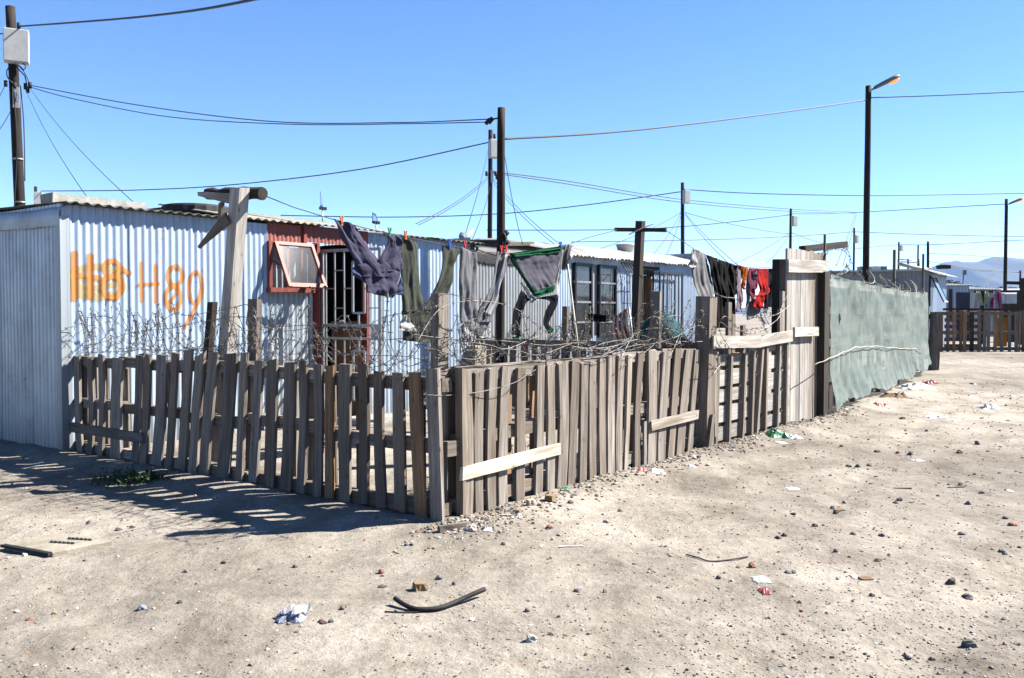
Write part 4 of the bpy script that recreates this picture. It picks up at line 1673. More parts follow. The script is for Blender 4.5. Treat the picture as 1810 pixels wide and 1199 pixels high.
def panel_geo(P, rungs, th, nu=26, nv=34, folds=7.0, seed=0, depth=.012, d0=0.0):
    """a hanging doubled cloth from left/right edge rungs; front and back layers meet at the edges"""
    L = [P(a, b, d0) for a, b, c, d in rungs]
    Rr = [P(c, d, d0) for a, b, c, d in rungs]
    n = len(rungs) - 1

    def cat(A, k):
        x = k * n
        i = min(n - 1, int(x))
        q = x - i
        p0, p1, p2, p3 = A[max(0, i - 1)], A[i], A[i + 1], A[min(n, i + 2)]
        return .5 * ((2 * p1) + (p2 - p0) * q + (2 * p0 - 5 * p1 + 4 * p2 - p3) * q * q + (3 * p1 - p0 - 3 * p2 + p3) * q ** 3)
    nrm = (P(900, 500, 1.0) - P(900, 500, 0.0))
    nrm = LN if P is P1 else LM
    v, f = [], []
    for side in (1, -1):
        for j in range(nv + 1):
            kv = j / nv
            l, r = cat(L, kv), cat(Rr, kv)
            w = (r - l).length
            for i in range(nu + 1):
                ku = i / nu
                p = l.lerp(r, ku)
                e = math.sqrt(max(0, 1 - (2 * ku - 1) ** 2))
                ph = folds * 2 * math.pi * ku * w / .35 + 2.2 * noise.noise(Vector((ku * 2, kv * 3, seed)))
                wr = noise.noise(Vector((ku * w / .07 + kv * 1.5 + seed, kv * 1.3, 4)))
                wr2 = noise.noise(Vector((ku * w / .035 - kv * 2.0 + seed, kv * 2.2, 9)))
                fo = depth * math.sin(ph) * (.35 + .45 * kv) + .03 * noise.noise(Vector((ku * 2.2 + seed, kv * 3.3, 1))) \
                    + .022 * abs(wr) + .010 * wr2 + .006 * noise.noise(Vector((ku * 5, kv * 14 + seed, 2)))
                v.append(p + nrm * (side * th * (.18 + .82 * e) * .5 + fo))
    m = nu + 1
    h = (nv + 1) * m
    for j in range(nv):
        for i in range(nu):
            a = j * m + i
            f.append((a, a + 1, a + m + 1, a + m))
            f.append((h + a + m, h + a + m + 1, h + a + 1, h + a))
    for j in range(nv):
        a = j * m
        f.append((a, a + m, h + a + m, h + a))
        a = j * m + nu
        f.append((a + m, a, h + a, h + a + m))
    for i in range(nu):
        f.append((i + 1, i, h + i, h + i + 1))
        a = nv * m + i
        f.append((a, a + 1, h + a + 1, h + a))
    return v, f


def garment(name, label, cat, P, main, mat, extra=(), group='clothes hung on the washing lines', th=.02, folds=2.0, seed=None, depth=.012):
    seed = random.uniform(0, 90) if seed is None else seed
    b = MB()
    for r in main:
        b.add(*panel_geo(P, r, th, folds=folds, seed=seed, depth=depth))
        seed += 3.3
    c = sum(b.v, Vector()) / len(b.v)
    root = thing(name, label, cat, Vector((c.x, c.y, min(q.z for q in b.v))), group)
    b.build('fabric', mat, root, True)
    for nm, r, mt, d0 in extra:
        e = MB()
        e.add(*panel_geo(P, r, th * .7, nu=12, nv=14, folds=1.6, seed=seed, depth=.006, d0=d0))
        e.build(nm, mt, root, True)
        seed += 2.1
    return root


garment('navy_trousers', 'navy trousers pegged by both ankles so the waist hangs down, pockets turned out', 'trousers', P1, [
    [(588, 387, 631, 399), (600, 413, 643, 421), (617, 444, 656, 440), (629, 468, 671, 462), (641, 490, 690, 490)],
    [(675, 412, 706, 418), (684, 430, 709, 437), (668, 460, 710, 460), (666, 482, 709, 478)],
    [(630, 467, 710, 461), (642, 490, 708, 482), (647, 508, 702, 507), (648, 517, 694, 527)]], CL['navy'],
    (('pocket_lining', [(628, 470, 640, 468), (620, 480, 646, 486), (626, 488, 650, 498), (644, 498, 652, 506)], CL['blue'], -.02),
     ('pocket_lining', [(706, 490, 716, 492), (703, 504, 731, 500), (700, 514, 729, 514), (698, 521, 718, 523)], CL['blue'], -.01)), folds=2.2)
garment('olive_trousers', 'olive green trousers pegged by the ankles with white pockets hanging out', 'trousers', P1, [
    [(706, 418, 736, 430), (709, 455, 739, 455), (709, 510, 743, 510), (711, 552, 752, 556)],
    [(784, 434, 811, 442), (778, 473, 802, 474), (763, 519, 795, 510), (744, 549, 789, 547)],
    [(711, 550, 788, 546), (712, 576, 772, 578), (712, 602, 763, 607)]], CL['olive'],
    (('pocket_lining', [(713, 557, 716, 557), (708, 572, 726, 570), (703, 584, 738, 588)], CL['white'], .035),), folds=3.0)
garment('grey_trousers', 'grey trousers pegged by the ankles in front of the dark pole, white pockets out', 'trousers', P1, [
    [(812, 437, 841, 448), (811, 492, 842, 492), (813, 540, 842, 540), (814, 570, 840, 572)],
    [(878, 445, 900, 450), (872, 486, 891, 486), (860, 516, 884, 516), (850, 540, 877, 540), (838, 570, 866, 570)],
    [(814, 566, 866, 566), (817, 590, 864, 590), (822, 604, 856, 602)]], CL['grey'],
    (('pocket_lining', [(818, 580, 824, 578), (816, 594, 836, 598), (820, 611, 830, 612)], CL['white'], .035),
     ('pocket_lining', [(858, 582, 864, 580), (848, 594, 868, 594), (848, 598, 868, 597)], CL['white'], .035),
     ('side_stripe', [(893, 450, 897, 451), (882, 490, 887, 492), (872, 524, 878, 527), (857, 556, 864, 560)], CL['white'], .03)), folds=3.2)
garment('tracksuit_top', 'slate grey sports top with green bands and dark sleeves hung by its hem', 'jersey', P1, [
    [(900, 450, 994, 438), (911, 468, 989, 458), (922, 487, 984, 478), (934, 508, 980, 498), (944, 524, 978, 512)]], CL['slate'],
    (('green_band', [(899, 448, 993, 435), (903, 452, 992, 440), (907, 457, 990, 446)], CL['green'], .03),
     ('green_band', [(941, 516, 980, 504), (944, 521, 980, 510), (946, 527, 979, 515)], CL['green'], .03),
     ('green_piping', [(900, 453, 903, 454), (916, 480, 919, 482), (932, 506, 938, 508), (942, 520, 946, 522)], CL['green'], .035),
     ('sleeve', [(920, 513, 938, 530), (911, 534, 926, 540), (904, 560, 921, 564), (905, 592, 919, 596)], CL['ink'], -.01),
     ('sleeve', [(944, 528, 986, 520), (970, 532, 987, 530), (962, 549, 977, 549), (961, 572, 973, 572), (967, 588, 977, 583)], CL['ink'], -.01),
     ('cuff', [(905, 590, 918, 594), (907, 599, 918, 602)], CL['green'], .0),
     ('cuff', [(965, 584, 976, 580), (968, 591, 977, 586)], CL['green'], .0),
     ('lining', [(991, 442, 995, 442), (982, 490, 988, 488), (978, 516, 988, 514), (970, 530, 982, 530)], CL['white'], -.03),
     ('lining', [(918, 500, 922, 500), (934, 526, 940, 522), (938, 536, 951, 530)], CL['white'], .0)), folds=.8, depth=.006)

garment('grey_jeans', 'light grey jeans hanging by the waist beside the corrugated wall', 'jeans', P2, [
    [(1223, 438, 1246, 449), (1221, 470, 1253, 468), (1226, 500, 1258, 494), (1232, 529, 1262, 529), (1237, 572, 1265, 575)]], CL['jeans'],
    (('pocket_lining', [(1222, 442, 1226, 440), (1219, 460, 1232, 464), (1218, 474, 1230, 472)], CL['white'], .03),), folds=2.6)
garment('black_trousers', 'black trousers next to the light grey jeans', 'trousers', P2, [
    [(1247, 451, 1268, 457), (1256, 490, 1273, 490), (1264, 529, 1286, 529), (1266, 580, 1288, 580)]], CL['black'], folds=2.6)
garment('black_trousers', 'black trousers hung between the other black pair and the dark maroon cloth', 'trousers', P2, [
    [(1268, 459, 1292, 466), (1272, 501, 1294, 501), (1280, 536, 1299, 536), (1288, 580, 1302, 580)]], CL['black'], folds=2.6)
garment('maroon_cloth', 'narrow dark maroon cloth hung right of the black trousers', 'cloth', P2, [
    [(1290, 467, 1302, 470), (1292, 500, 1302, 498), (1296, 522, 1301, 520)]], CL['maroon'])
garment('rose_shirt', 'pale rose shirt hung left of the orange cloth', 'shirt', P2, [
    [(1302, 471, 1311, 472), (1301, 505, 1312, 505), (1300, 530, 1312, 530), (1300, 552, 1306, 552)]], CL['rose'],
    (('collar', [(1301, 468, 1311, 470), (1302, 472, 1312, 474)], CL['red'], .02),), folds=2)
garment('orange_cloth', 'small bright orange cloth tapering to a point on the line', 'cloth', P2, [
    [(1309, 471, 1322, 473), (1310, 488, 1319, 489), (1311, 501, 1317, 504), (1313, 512, 1316, 512)]], CL['orange'])
garment('patterned_top', 'pink and purple patterned top hung between orange cloth and red top', 'top', P2, [
    [(1322, 474, 1337, 475), (1322, 495, 1337, 495), (1324, 512, 1337, 510), (1328, 529, 1334, 526)]], CL['pink'],
    (('purple_trim', [(1332, 478, 1338, 479), (1333, 494, 1337, 494)], CL['navy'], .03),), folds=2.6)
garment('red_blouse', 'bright red top with frilled hem hanging low on the line', 'top', P2, [
    [(1337, 475, 1357, 475), (1339, 500, 1358, 502), (1342, 515, 1364, 512), (1336, 524, 1352, 522)],
    [(1334, 522, 1350, 520), (1331, 540, 1350, 540), (1336, 546, 1346, 546)]], CL['red'], folds=2.4)
garment('black_skirt', 'black cloth hung behind the red top near the gate', 'cloth', P2, [
    [(1356, 475, 1368, 475), (1353, 505, 1367, 505), (1350, 543, 1363, 543)]], CL['ink'])
garment('white_shirt', 'white shirt hanging below the pink and red tops', 'shirt', lambda x, y, d=0: P2(x, y, d - .08), [
    [(1319, 474, 1330, 475), (1319, 518, 1330, 518), (1316, 543, 1343, 543), (1320, 566, 1337, 560)]], CL['white'], folds=1.6)
garment('white_cloth', 'small greyish white cloth under the black skirt near the gate', 'cloth', lambda x, y, d=0: P2(x, y, d - .05), [
    [(1352, 478, 1360, 478), (1350, 540, 1362, 540), (1344, 556, 1362, 553), (1350, 573, 1361, 572)]], CL['white'], folds=1.0)
garment('cream_strip', 'narrow cream cloth hanging right beside the plank gate', 'cloth', P2, [
    [(1368, 471, 1372, 471), (1368, 500, 1372, 500), (1367, 524, 1371, 524)]], CL['cream'])

PEG = {'orange': plain('orange_peg', (.85, .2, .02), .4), 'green': plain('green_peg', (.02, .35, .16), .4), 'blue': plain('blue_peg', (.02, .12, .6), .4), 'red': plain('red_peg', (.7, .03, .03), .4)}
for (x, y, c, lab) in ((604, 391, 'orange', 'orange peg at the left ankle of the navy trousers'), (689, 411, 'green', 'green peg at the right ankle of the navy trousers'),
                       (717, 416, 'orange', 'orange peg at the left ankle of the olive trousers'), (795, 433, 'blue', 'blue peg at the right ankle of the olive trousers'),
                       (822, 434, 'red', 'red peg at the left ankle of the grey trousers'), (886, 441, 'red', 'red peg above the right ankle of the grey trousers'),
                       (895, 440, 'red', 'red peg at the left corner of the sports top'), (991, 434, 'blue', 'blue peg at the right corner of the sports top')):
    p = P1(x, y, .02)
    b = MB()
    for k in (-1, 1):
        d = (U * (.010 * k) + Z3 * .05)
        b.add(*box_geo(p + U * (.006 * k) + Z3 * .002, U * .006, LN * .006, (Z3 * .042 + U * (.012 * k))))
    o = b.build('clothes_peg', PEG[c])
    tag(o, lab, 'peg', 'clothes pegs on the washing line')


# ================================================================== OTHER THINGS IN THE YARD
def yard_things():
    # mop hung head up
    a, b = HS(1000, 440, 6.0), HS(1036, 612, 5.9)
    top, bot = W(6.0, a[1], a[2]), W(5.94, b[1], b[2])
    d = (top - bot).normalized()
    bot2 = top - d * (top.z / d.z) * 1.0
    bot2 = W(5.9, ST(bot)[1] + .0, .0)
    root = thing('mop', 'string mop standing head up behind the barbed wire', 'mop', bot2)
    tube('handle', [bot2, top], .014, M['wood_pale'], root, n=7)
    mb = MB()
    for k in range(60):
        an = random.uniform(0, 6.28)
        r = random.uniform(.02, .075)
        p0 = top + Vector((0, 0, .02))
        p1 = top + Vector((math.cos(an) * r * 1.2, math.sin(an) * r * 1.2, .045))
        ln = random.uniform(.16, .30)
        off = Vector((-.05, 0, 0))
        p2 = top + off + Vector((math.cos(an) * r * 1.5, math.sin(an) * r * 1.3, -ln * .4))
        p3 = top + off + Vector((math.cos(an) * r * 1.4, math.sin(an) * r * 1.2, -ln))
        mb.add(*tube_geo([p0, p1, p2, p3], .009, 5))
    mb.build('mop_head', M['mop'], root, True)
    # upturned teal wheelbarrow tray
    c = W(5.75, 1.35, .95)
    a, b = HS(1143, 545, 5.8), HS(1205, 575, 5.8)
    tl, tr = a[1], b[1]
    zc = 1.02
    v, f = [], []
    n, m = 24, 9
    for i in range(n + 1):
        k = i / n
        t = tl + (tr - tl) * k
        hh = .40 * math.sin(math.pi * min(1, .12 + k * .86)) ** .6
        for j in range(m):
            q = math.pi * j / (m - 1)
            v.append(W(5.8 + .30 * math.cos(q) * (0.6 + .4 * math.sin(math.pi * k)), t, zc + hh * math.sin(q) * (1.08 - .35 * k)))
    for i in range(n):
        for j in range(m - 1):
            f.append((i * m + j, i * m + j + 1, (i + 1) * m + j + 1, (i + 1) * m + j))
    root = thing('wheelbarrow_tray', 'upturned dark teal tub propped behind the barbed wire', 'tub', W(5.8, (tl + tr) / 2, zc))
    o = mesh('tray', v, f, M['teal'], root, smooth=True)
    md = o.modifiers.new('thickness', 'SOLIDIFY')
    md.thickness = .008
    rim = [v[i * m] for i in range(n + 1)]
    tube('rim', rim, .016, M['teal'], root, n=6)
    for k in (.25, .75):
        t = tl + (tr - tl) * k
        board('prop', W(5.8, t, 0), W(5.8, t, zc + .05), V, .07, U, .05, M['wood_dark'], root, n=3)
    # striped orange and white chair canvas
    a, b = HS(1086, 560, 5.85), HS(1116, 545, 5.85)
    root = thing('folding_chair', 'folded canvas chair with orange and white stripes', 'chair', W(5.85, (a[1] + b[1]) / 2, 0))
    st = [CL['white'], cloth('orange_stripe', (.55, .16, .06), (.42, .11, .04))]
    nst = 7
    quad = [HS(1084, 562, 5.85), HS(1110, 543, 5.85), HS(1117, 596, 5.85), HS(1088, 606, 5.85)]
    Q = [W(5.85, q_[1], q_[2]) for q_ in quad]
    for i in range(nst):
        k0, k1 = i / nst, (i + 1) / nst
        vv = []
        for j in range(7):
            y = j / 6
            for k in (k0, k1):
                p = Q[0].lerp(Q[1], k).lerp(Q[3].lerp(Q[2], k), y)
                vv.append(p - U * (.06 * math.sin(y * 3.1)))
        vv += [p + U * .006 for p in vv]
        ff = []
        for j in range(6):
            ff.append((j * 2, j * 2 + 1, j * 2 + 3, j * 2 + 2))
            ff.append((14 + j * 2 + 2, 14 + j * 2 + 3, 14 + j * 2 + 1, 14 + j * 2))
            ff.append((j * 2, j * 2 + 2, 14 + j * 2 + 2, 14 + j * 2))
            ff.append((j * 2 + 3, j * 2 + 1, 14 + j * 2 + 1, 14 + j * 2 + 3))
        mesh('canvas_stripe', vv, ff, st[i % 2], root, smooth=True)
    for a_, b_ in ((Q[0], Q[3]), (Q[1], Q[2])):
        lo = b_ + (b_ - a_).normalized() * (b_.z / max(.1, (a_ - b_).normalized().z)) * .98
        tube('frame_leg', [a_ + U * .02, b_ + U * .02, Vector((lo.x, lo.y, max(0, lo.z))) + U * .05], .012, M['steel'], root, n=6)
    # navy cloth thrown on the dividing fence
    garment('navy_cloth', 'dark navy cloth thrown over the dividing fence near the striped chair', 'cloth', lambda x, y, d=0: HP(x, y, W(5.97, 0) - U * d, U),
            [[(1038, 554, 1076, 558), (1040, 563, 1076, 566), (1042, 568, 1072, 570)]], CL['ink'], group=None)
    # poles inside the yard
    for (x, y0, w, s, lab) in ((1000, 542, .085, 6.0, 'short brown stake left of the mop handle'), (1160, 515, .13, 5.4, 'stout weathered stake in front of the teal tub')):
        a = HS(x, y0, s)
        st_ = thing('yard_stake', lab, 'stake', W(s, a[1]))
        board('stick', W(s, a[1] + .03, -.03), W(s, a[1], a[2]), V, w, U, .06, M['wood'], st_, n=4)
    a = HT(842, 612, 1.3)
    st_ = thing('yard_stake', 'pale sawn post in the yard under the grey trousers', 'stake', W(a[0], 1.3))
    board('stick', W(a[0], 1.3, -.03), W(a[0], 1.3, a[2]), U, .16, V, .10, M['wood_pale'], st_, n=4)
    # slabs and planks lying on the yard sand
    o = board('step_slab', W(3.1, 4.3, .03), W(3.8, 4.3, .03), V, .42, Z3, .07, M['concrete'], None, n=4)
    tag(o, 'concrete step slab below the barred door', 'slab')


yard_things()


# ================================================================== BARBED WIRE
def smooth_pts(pts, step=.035):
    pts = [Vector(p) for p in pts]
    out = []
    n = len(pts)
    for i in range(n - 1):
        p0, p1, p2, p3 = pts[max(0, i - 1)], pts[i], pts[i + 1], pts[min(n - 1, i + 2)]
        m = max(2, int((p2 - p1).length / step))
        for k in range(m):
            q = k / m
            out.append(.5 * ((2 * p1) + (p2 - p0) * q + (2 * p0 - 5 * p1 + 4 * p2 - p3) * q * q + (3 * p1 - p0 - 3 * p2 + p3) * q ** 3))
    out.append(pts[-1])
    return out


def barbed(parent, pts, r=.0023, spacing=.105, barb=.02, name='strand', step=.035):
    pp = smooth_pts(pts, step)
    b = MB()
    v, f, g = tube_geo(pp, r, 4)
    b.add(v, f, g)
    acc = 0
    for a, c in zip(pp, pp[1:]):
        acc += (c - a).length
        if acc > spacing:
            acc = 0
            d = (c - a).normalized()
            x, y = perp(d)
            for k in range(2):
                an = random.uniform(0, 3.14)
                e = (x * math.cos(an) + y * math.sin(an) + d * random.uniform(-.3, .3)).normalized()
                v, f, g = tube_geo([a - e * barb, a + e * barb], r * .85, 3)
                b.add(v, f, g)
            v, f, g = tube_geo([a - d * .007, a + d * .007], r * 1.7, 4)
            b.add(v, f, g)
    return b.build(name, M['wire'], parent)


def coil(P0, ax, L, up, rad, turns, seed, out, squash=.7, zc=1.18, wob=.09):
    """a sprung coil pulled along ax; loops tip and overlap at random"""
    random.seed(seed)
    pts = []
    n = int(turns * 9)
    for i in range(n + 1):
        k = i / n
        an = 2 * math.pi * turns * k
        adv = k * L + .16 * math.sin(an * .37 + seed) + rad * .9 * math.cos(an + .6)
        rr = rad * (1 + .45 * noise.noise(Vector((k * 9, seed, 0))))
        z = zc + rr * squash * math.sin(an) + wob * noise.noise(Vector((k * 11, seed, 5)))
        y = rr * .55 * math.cos(an * 1.0 + 1.1) + .06 * noise.noise(Vector((k * 13, seed, 9)))
        pts.append(P0 + ax * adv + out * y + up * z)
    return pts


def wires():
    left = thing('barbed_wire', 'sparse rusty barbed wire coils looping above the backlit left fence', 'barbed wire', W(.05, 2.6, .95), 'barbed wire on the fences')
    for sd, (t0, L, rad, turns, zc) in enumerate(((.1, 4.9, .22, 6.5, 1.19), (.3, 4.6, .17, 7.0, 1.12), (.0, 2.4, .2, 5.5, 1.10), (3.2, 1.7, .23, 5, 1.22), (1.8, 2.2, .2, 5, 1.18), (.0, 4.8, .24, 8, 1.2), (.2, 3.0, .16, 8, 1.06), (2.5, 2.4, .2, 6, 1.15))):
        barbed(left, coil(W(.06, t0), V, L, Z3, rad, turns, sd + 3, U, zc=zc))
    for sd, (t0, L, rad, turns, zc) in enumerate(((.0, 4.9, .25, 9, 1.20), (.4, 4.3, .21, 8, 1.15))):
        barbed(left, coil(W(.05, t0), V, L, Z3, rad, turns, sd + 90, U, squash=.95, zc=zc, wob=.03), r=.0027)
    for tr in ([(100, 528), (140, 560), (200, 560), (240, 590), (300, 555), (345, 558), (400, 545), (440, 540), (480, 575), (560, 575), (640, 590), (700, 600), (770, 585)],
               [(85, 582), (130, 610), (190, 605), (230, 588), (300, 580), (360, 570), (420, 560), (450, 575), (520, 585), (590, 570), (640, 580), (690, 560), (740, 545), (790, 520), (850, 535)],
               [(120, 625), (200, 622), (260, 618), (320, 620), (380, 612), (440, 608), (500, 600), (570, 622), (640, 628), (700, 630), (760, 640)],
               [(120, 600), (170, 560), (200, 530), (210, 545), (175, 600), (150, 622)],
               [(340, 640), (350, 600), (365, 575), (400, 565), (430, 600), (400, 620), (360, 630)],
               [(620, 660), (660, 672), (720, 668), (790, 650), (850, 640)]):
        pts = [W(.04 + .06 * math.sin(i * 2.2), HS(x, y, .04)[1], HS(x, y, .04)[2]) for i, (x, y) in enumerate(tr)]
        barbed(left, pts)
    right = thing('barbed_wire', 'dense silvery barbed wire tangle along the top of the sunlit fence', 'barbed wire', W(2.0, .05, 1.0), 'barbed wire on the fences')
    for sd, (s0, L, rad, turns, zc) in enumerate(((.0, 4.0, .18, 7.5, 1.12), (.2, 3.7, .2, 7, 1.16), (.1, 3.2, .14, 6.5, 1.08), (1.4, 2.6, .22, 5.5, 1.2), (2.4, 1.6, .24, 4.5, 1.22), (.0, 1.8, .2, 5, 1.15), (.1, 3.8, .16, 11, 1.1), (.3, 3.4, .22, 7, 1.18))):
        barbed(right, coil(W(s0, .05), U, L, Z3, rad, turns, sd + 21, V, squash=.6, zc=zc, wob=.07))
    for sd, (s0, L, rad, turns, zc) in enumerate(((-.1, 4.1, .21, 9, 1.19), (1.6, 2.4, .26, 5, 1.24))):
        barbed(right, coil(W(s0, .04), U, L, Z3, rad, turns, sd + 120, V, squash=.9, zc=zc, wob=.03), r=.0027)
    for sd in range(4):
        random.seed(sd + 70)
        pts = []
        t = random.uniform(-.04, .14)
        z0 = random.uniform(1.0, 1.22)
        for k in range(11):
            q = k / 10
            pts.append(W(-.1 + 4.1 * q + random.uniform(-.1, .1), t + random.uniform(-.08, .08), z0 + random.uniform(-.07, .07) + .05 * math.sin(q * 6 + sd)))
        barbed(right, pts)
    for tr in ([(755, 698), (800, 700), (850, 692), (900, 676), (950, 655), (1000, 640), (1060, 628), (1110, 600), (1120, 580)],
               [(740, 600), (790, 545), (840, 532), (900, 545), (960, 580), (1010, 610), (1060, 615), (1120, 600)],
               [(1095, 640), (1130, 590), (1150, 560), (1170, 575), (1160, 610), (1120, 640), (1090, 650)],
               [(1180, 640), (1210, 590), (1200, 560), (1170, 560)]):
        pts = [W(HT(x, y, -.03)[0], -.03 + .05 * math.sin(i * 1.7), HT(x, y, -.03)[2]) for i, (x, y) in enumerate(tr)]
        barbed(right, pts)
    post = thing('barbed_wire', 'loose barbed wire loops hanging round the thick square post', 'barbed wire', W(4.0, -.1, .8), 'barbed wire on the fences')
    for tr in ([(1240, 560), (1262, 600), (1275, 560), (1295, 575), (1330, 590), (1360, 575), (1372, 560), (1385, 545), (1395, 520)],
               [(1250, 640), (1275, 650), (1285, 620), (1270, 590), (1280, 570), (1300, 585), (1340, 580), (1360, 588), (1350, 570), (1330, 555)],
               [(1258, 515), (1285, 525), (1300, 530), (1310, 555), (1345, 560), (1372, 556), (1390, 540)],
               [(1262, 660), (1282, 640), (1278, 610), (1262, 605)]):
        pts = [W(HT(x, y, -.12)[0], -.12 + .04 * math.sin(i * 1.9), HT(x, y, -.12)[2]) for i, (x, y) in enumerate(tr)]
        barbed(post, pts, r=.0033)
    beam = thing('barbed_wire', 'round barbed wire coil hanging from the beam above the net', 'barbed wire', W(8.0, -.05, 1.7), 'barbed wire on the fences')
    pts = []
    cx_, cy_ = 1474, 462
    for i in range(30):
        an = i * .62
        r = 20 + 3 * math.sin(i)
        pts.append(W(HT(cx_ + r * math.cos(an), cy_ + 24 * math.sin(an), 0)[0], -.03 + .05 * math.sin(i * .5), HT(cx_ + r * math.cos(an), cy_ + 24 * math.sin(an), 0)[2]))
    barbed(beam, pts, r=.004, spacing=.12, barb=.03, step=.06)
    nt_ = thing('barbed_wire', 'low barbed wire coils along the top edge of the shade net', 'barbed wire', (NA + NB_) * .5 + Z3 * 1.8, 'barbed wire on the fences')
    Ln = (NB_ - NA).length
    for sd, (zc, rad, turns) in enumerate(((1.93, .16, 8), (1.90, .13, 6))):
        barbed(nt_, coil(NA + NAX * (1.2 + sd), NAX, Ln - 2.2 - sd, Z3, rad, turns, sd + 51, NNN, squash=.8, zc=zc), r=.005, spacing=.16, barb=.03, step=.07)
    random.seed(5)


wires()


# ================================================================== POLES AND CABLES
def ground_at(x, depth):
    p = D(x, HOR, depth)
    return Vector((p.x, p.y, 0.0))


def pole(label, x_top, y_top, x_bot, depth, dia, name='utility_pole', group='wooden poles', y_low=450, lean=True):
    top = D(x_top, y_top, depth)
    low = D(x_bot, y_low, depth)
    d = (top - low)
    base = low + d * (-(low.z + .05) / d.z)
    root = thing(name, label, 'pole', Vector((base.x, base.y, 0)), group)
    n = 12
    pts, rs = [], []
    for i in range(n + 1):
        k = i / n
        pts.append(base.lerp(top, k) + Vector((.012 * noise.noise(Vector((k * 3, x_top, 0))), 0, 0)))
        rs.append(dia * .5 * (1.12 - .24 * k))
    tube('shaft', pts, rs, M['pole'], root, n=12)
    return root, top, base


def meter_box(root, x0, y0, x1, y1, depth, dia, th=.14, skew=.06):
    """white box strapped to the face of the pole"""
    a, b = D(x0, y0, depth), D(x1, y1, depth)
    w, h = (b.x - a.x), (a.z - b.z)
    c = (a + b) * .5
    c = c + (EYEV - c).normalized() * (dia * .5 + th * .5 + .005)
    w *= .92
    rt = Vector((math.cos(.45), math.sin(.45), 0))
    fw = Vector((-math.sin(.45), math.cos(.45), 0))
    o = mesh('meter_box', *box_geo(c, rt * (w * .5), fw * (th * .5), Z3 * (h * .5)), M['white_box'], root)
    md = o.modifiers.new('bevel', 'BEVEL')
    md.width = .015
    md.segments = 2
    cl = mesh('box_lid', *box_geo(c - fw * (th * .5 + .008), rt * (w * .47), fw * .008, Z3 * (h * .46)), M['white_box'], o)
    return c


def cable(label, pts, r=.012, sag=0.0, n=28, group='overhead cables', name='overhead_cable'):
    P = []
    if len(pts) == 2:
        a, b = pts
        for i in range(n + 1):
            k = i / n
            p = a.lerp(b, k)
            p.z -= sag * 4 * k * (1 - k)
            P.append(p)
    else:
        P = smooth_pts(pts, max(.2, (pts[0] - pts[-1]).length / 40))
    o = tube(name, P, r * .74, M['cable'], None, n=5)
    return tag(o, label, 'cable', group)


ZA, ZB, ZS, ZC, ZD_, ZE, ZL, ZR, ZF = 18.0, 30.0, 43.0, 41.8, 52.0, 64.0, 28.0, 52.0, 12.7

# leaning pole at far left with its box
rA, tA, bA = pole('brown gum pole with white meter box at the left edge, tallest on the left', 18, 12, 36, ZA, .205, y_low=372)
meter_box(rA, 7, 53, 51, 112, ZA, .19, .18)
b = MB()
q = D(28.5, 172, ZA - .13)
b.add(*box_geo(q, Vector((.055, .02, 0)), Vector((0, .004, 0)), Z3 * .21))
pl = b.build('number_plate', M['white_plastic'], rA)
b = MB()
for (dx, dz, w, h) in ((0, .08, .02, .006), (.012, .05, .005, .03), (0, .02, .02, .006), (-.005, -.05, .006, .04), (.01, -.09, .02, .006), (0, -.02, .015, .005)):
    b.add(*box_geo(q + Vector((dx, -.008, dz)), Vector((w, 0, 0)), Vector((0, .002, 0)), Z3 * h))
b.build('plate_number', M['cable'], pl)
for (x, y) in ((26, 151), (45, 152), (49, 158), (53, 150), (10, 147), (33, 45)):
    p = D(x, y, ZA - .13)
    tube('insulator', [p - Z3 * .07, p + Z3 * .05], .035, M['rubber'], rA, n=7)
for k, tr in enumerate(([(30, 115), (38, 120), (44, 130), (50, 142), (50, 152)], [(26, 113), (34, 124), (44, 135), (47, 150)], [(20, 114), (12, 125), (14, 138), (24, 148)], [(40, 112), (46, 118), (40, 124), (34, 116)],
                        [(36, 152), (42, 220), (44, 320)], [(24, 160), (30, 260), (25, 370)])):
    tube('drop_wire', smooth_pts([D(x, y, ZA - .16) for x, y in tr], .1), .012, M['cable'], rA, n=4)
for y in (282, 358):
    p = D(18 + (y - 12) * .05, y, ZA)
    tube('strap', [p - Z3 * .015, p + Z3 * .015], .112, M['steel'], rA, n=12)

rS, tS, _ = pole('short far pole with small white box above the left roof end', 63, 330, 63, ZS, .16, y_low=372)
meter_box(rS, 60, 340, 75, 362, ZS, .16, .16)
rB, tB, _ = pole('slim far pole with white box just left of the thick dark pole', 867, 230, 866, ZB, .165, y_low=430)
meter_box(rB, 864, 247, 882, 280, ZB, .16, .2)
p = D(870, 312, ZB) - Vector((0, .1, 0))
mesh('number_plate', *box_geo(p, Vector((.045, 0, 0)), Vector((0, .004, 0)), Z3 * .2), M['white_plastic'], rB)
for (x, y) in ((860, 306), (876, 306), (878, 312), (874, 240)):
    q = D(x, y, ZB - .12)
    tube('insulator', [q - Z3 * .1, q + Z3 * .06], .045, M['rubber'], rB, n=7)
rF, tF, _ = pole('thick dark pole standing in front of the black tarred wall', 886.5, 191, 883, ZF, .125, y_low=600)
for (x, y, r) in ((867, 213, .035), (862, 215, .03), (894, 413, .04), (891, 422, .035), (896, 430, .03)):
    q = D(x, y, ZF) - Vector((0, .02, 0))
    tube('insulator', [q - Z3 * .04 - RT * .03, q + Z3 * .03 + RT * .03], r, M['rubber'], rF, n=7)
tube('bracket', [D(868, 211, ZF), D(883, 209, ZF)], .012, M['black_steel'], rF, n=6)
tube('lashing', smooth_pts([D(880, 420, ZF - .08), D(890, 412, ZF - .09), D(894, 425, ZF - .08), D(888, 436, ZF - .09), D(897, 440, ZF - .08)], .03), .014, M['tarp_black'], rF, n=5)

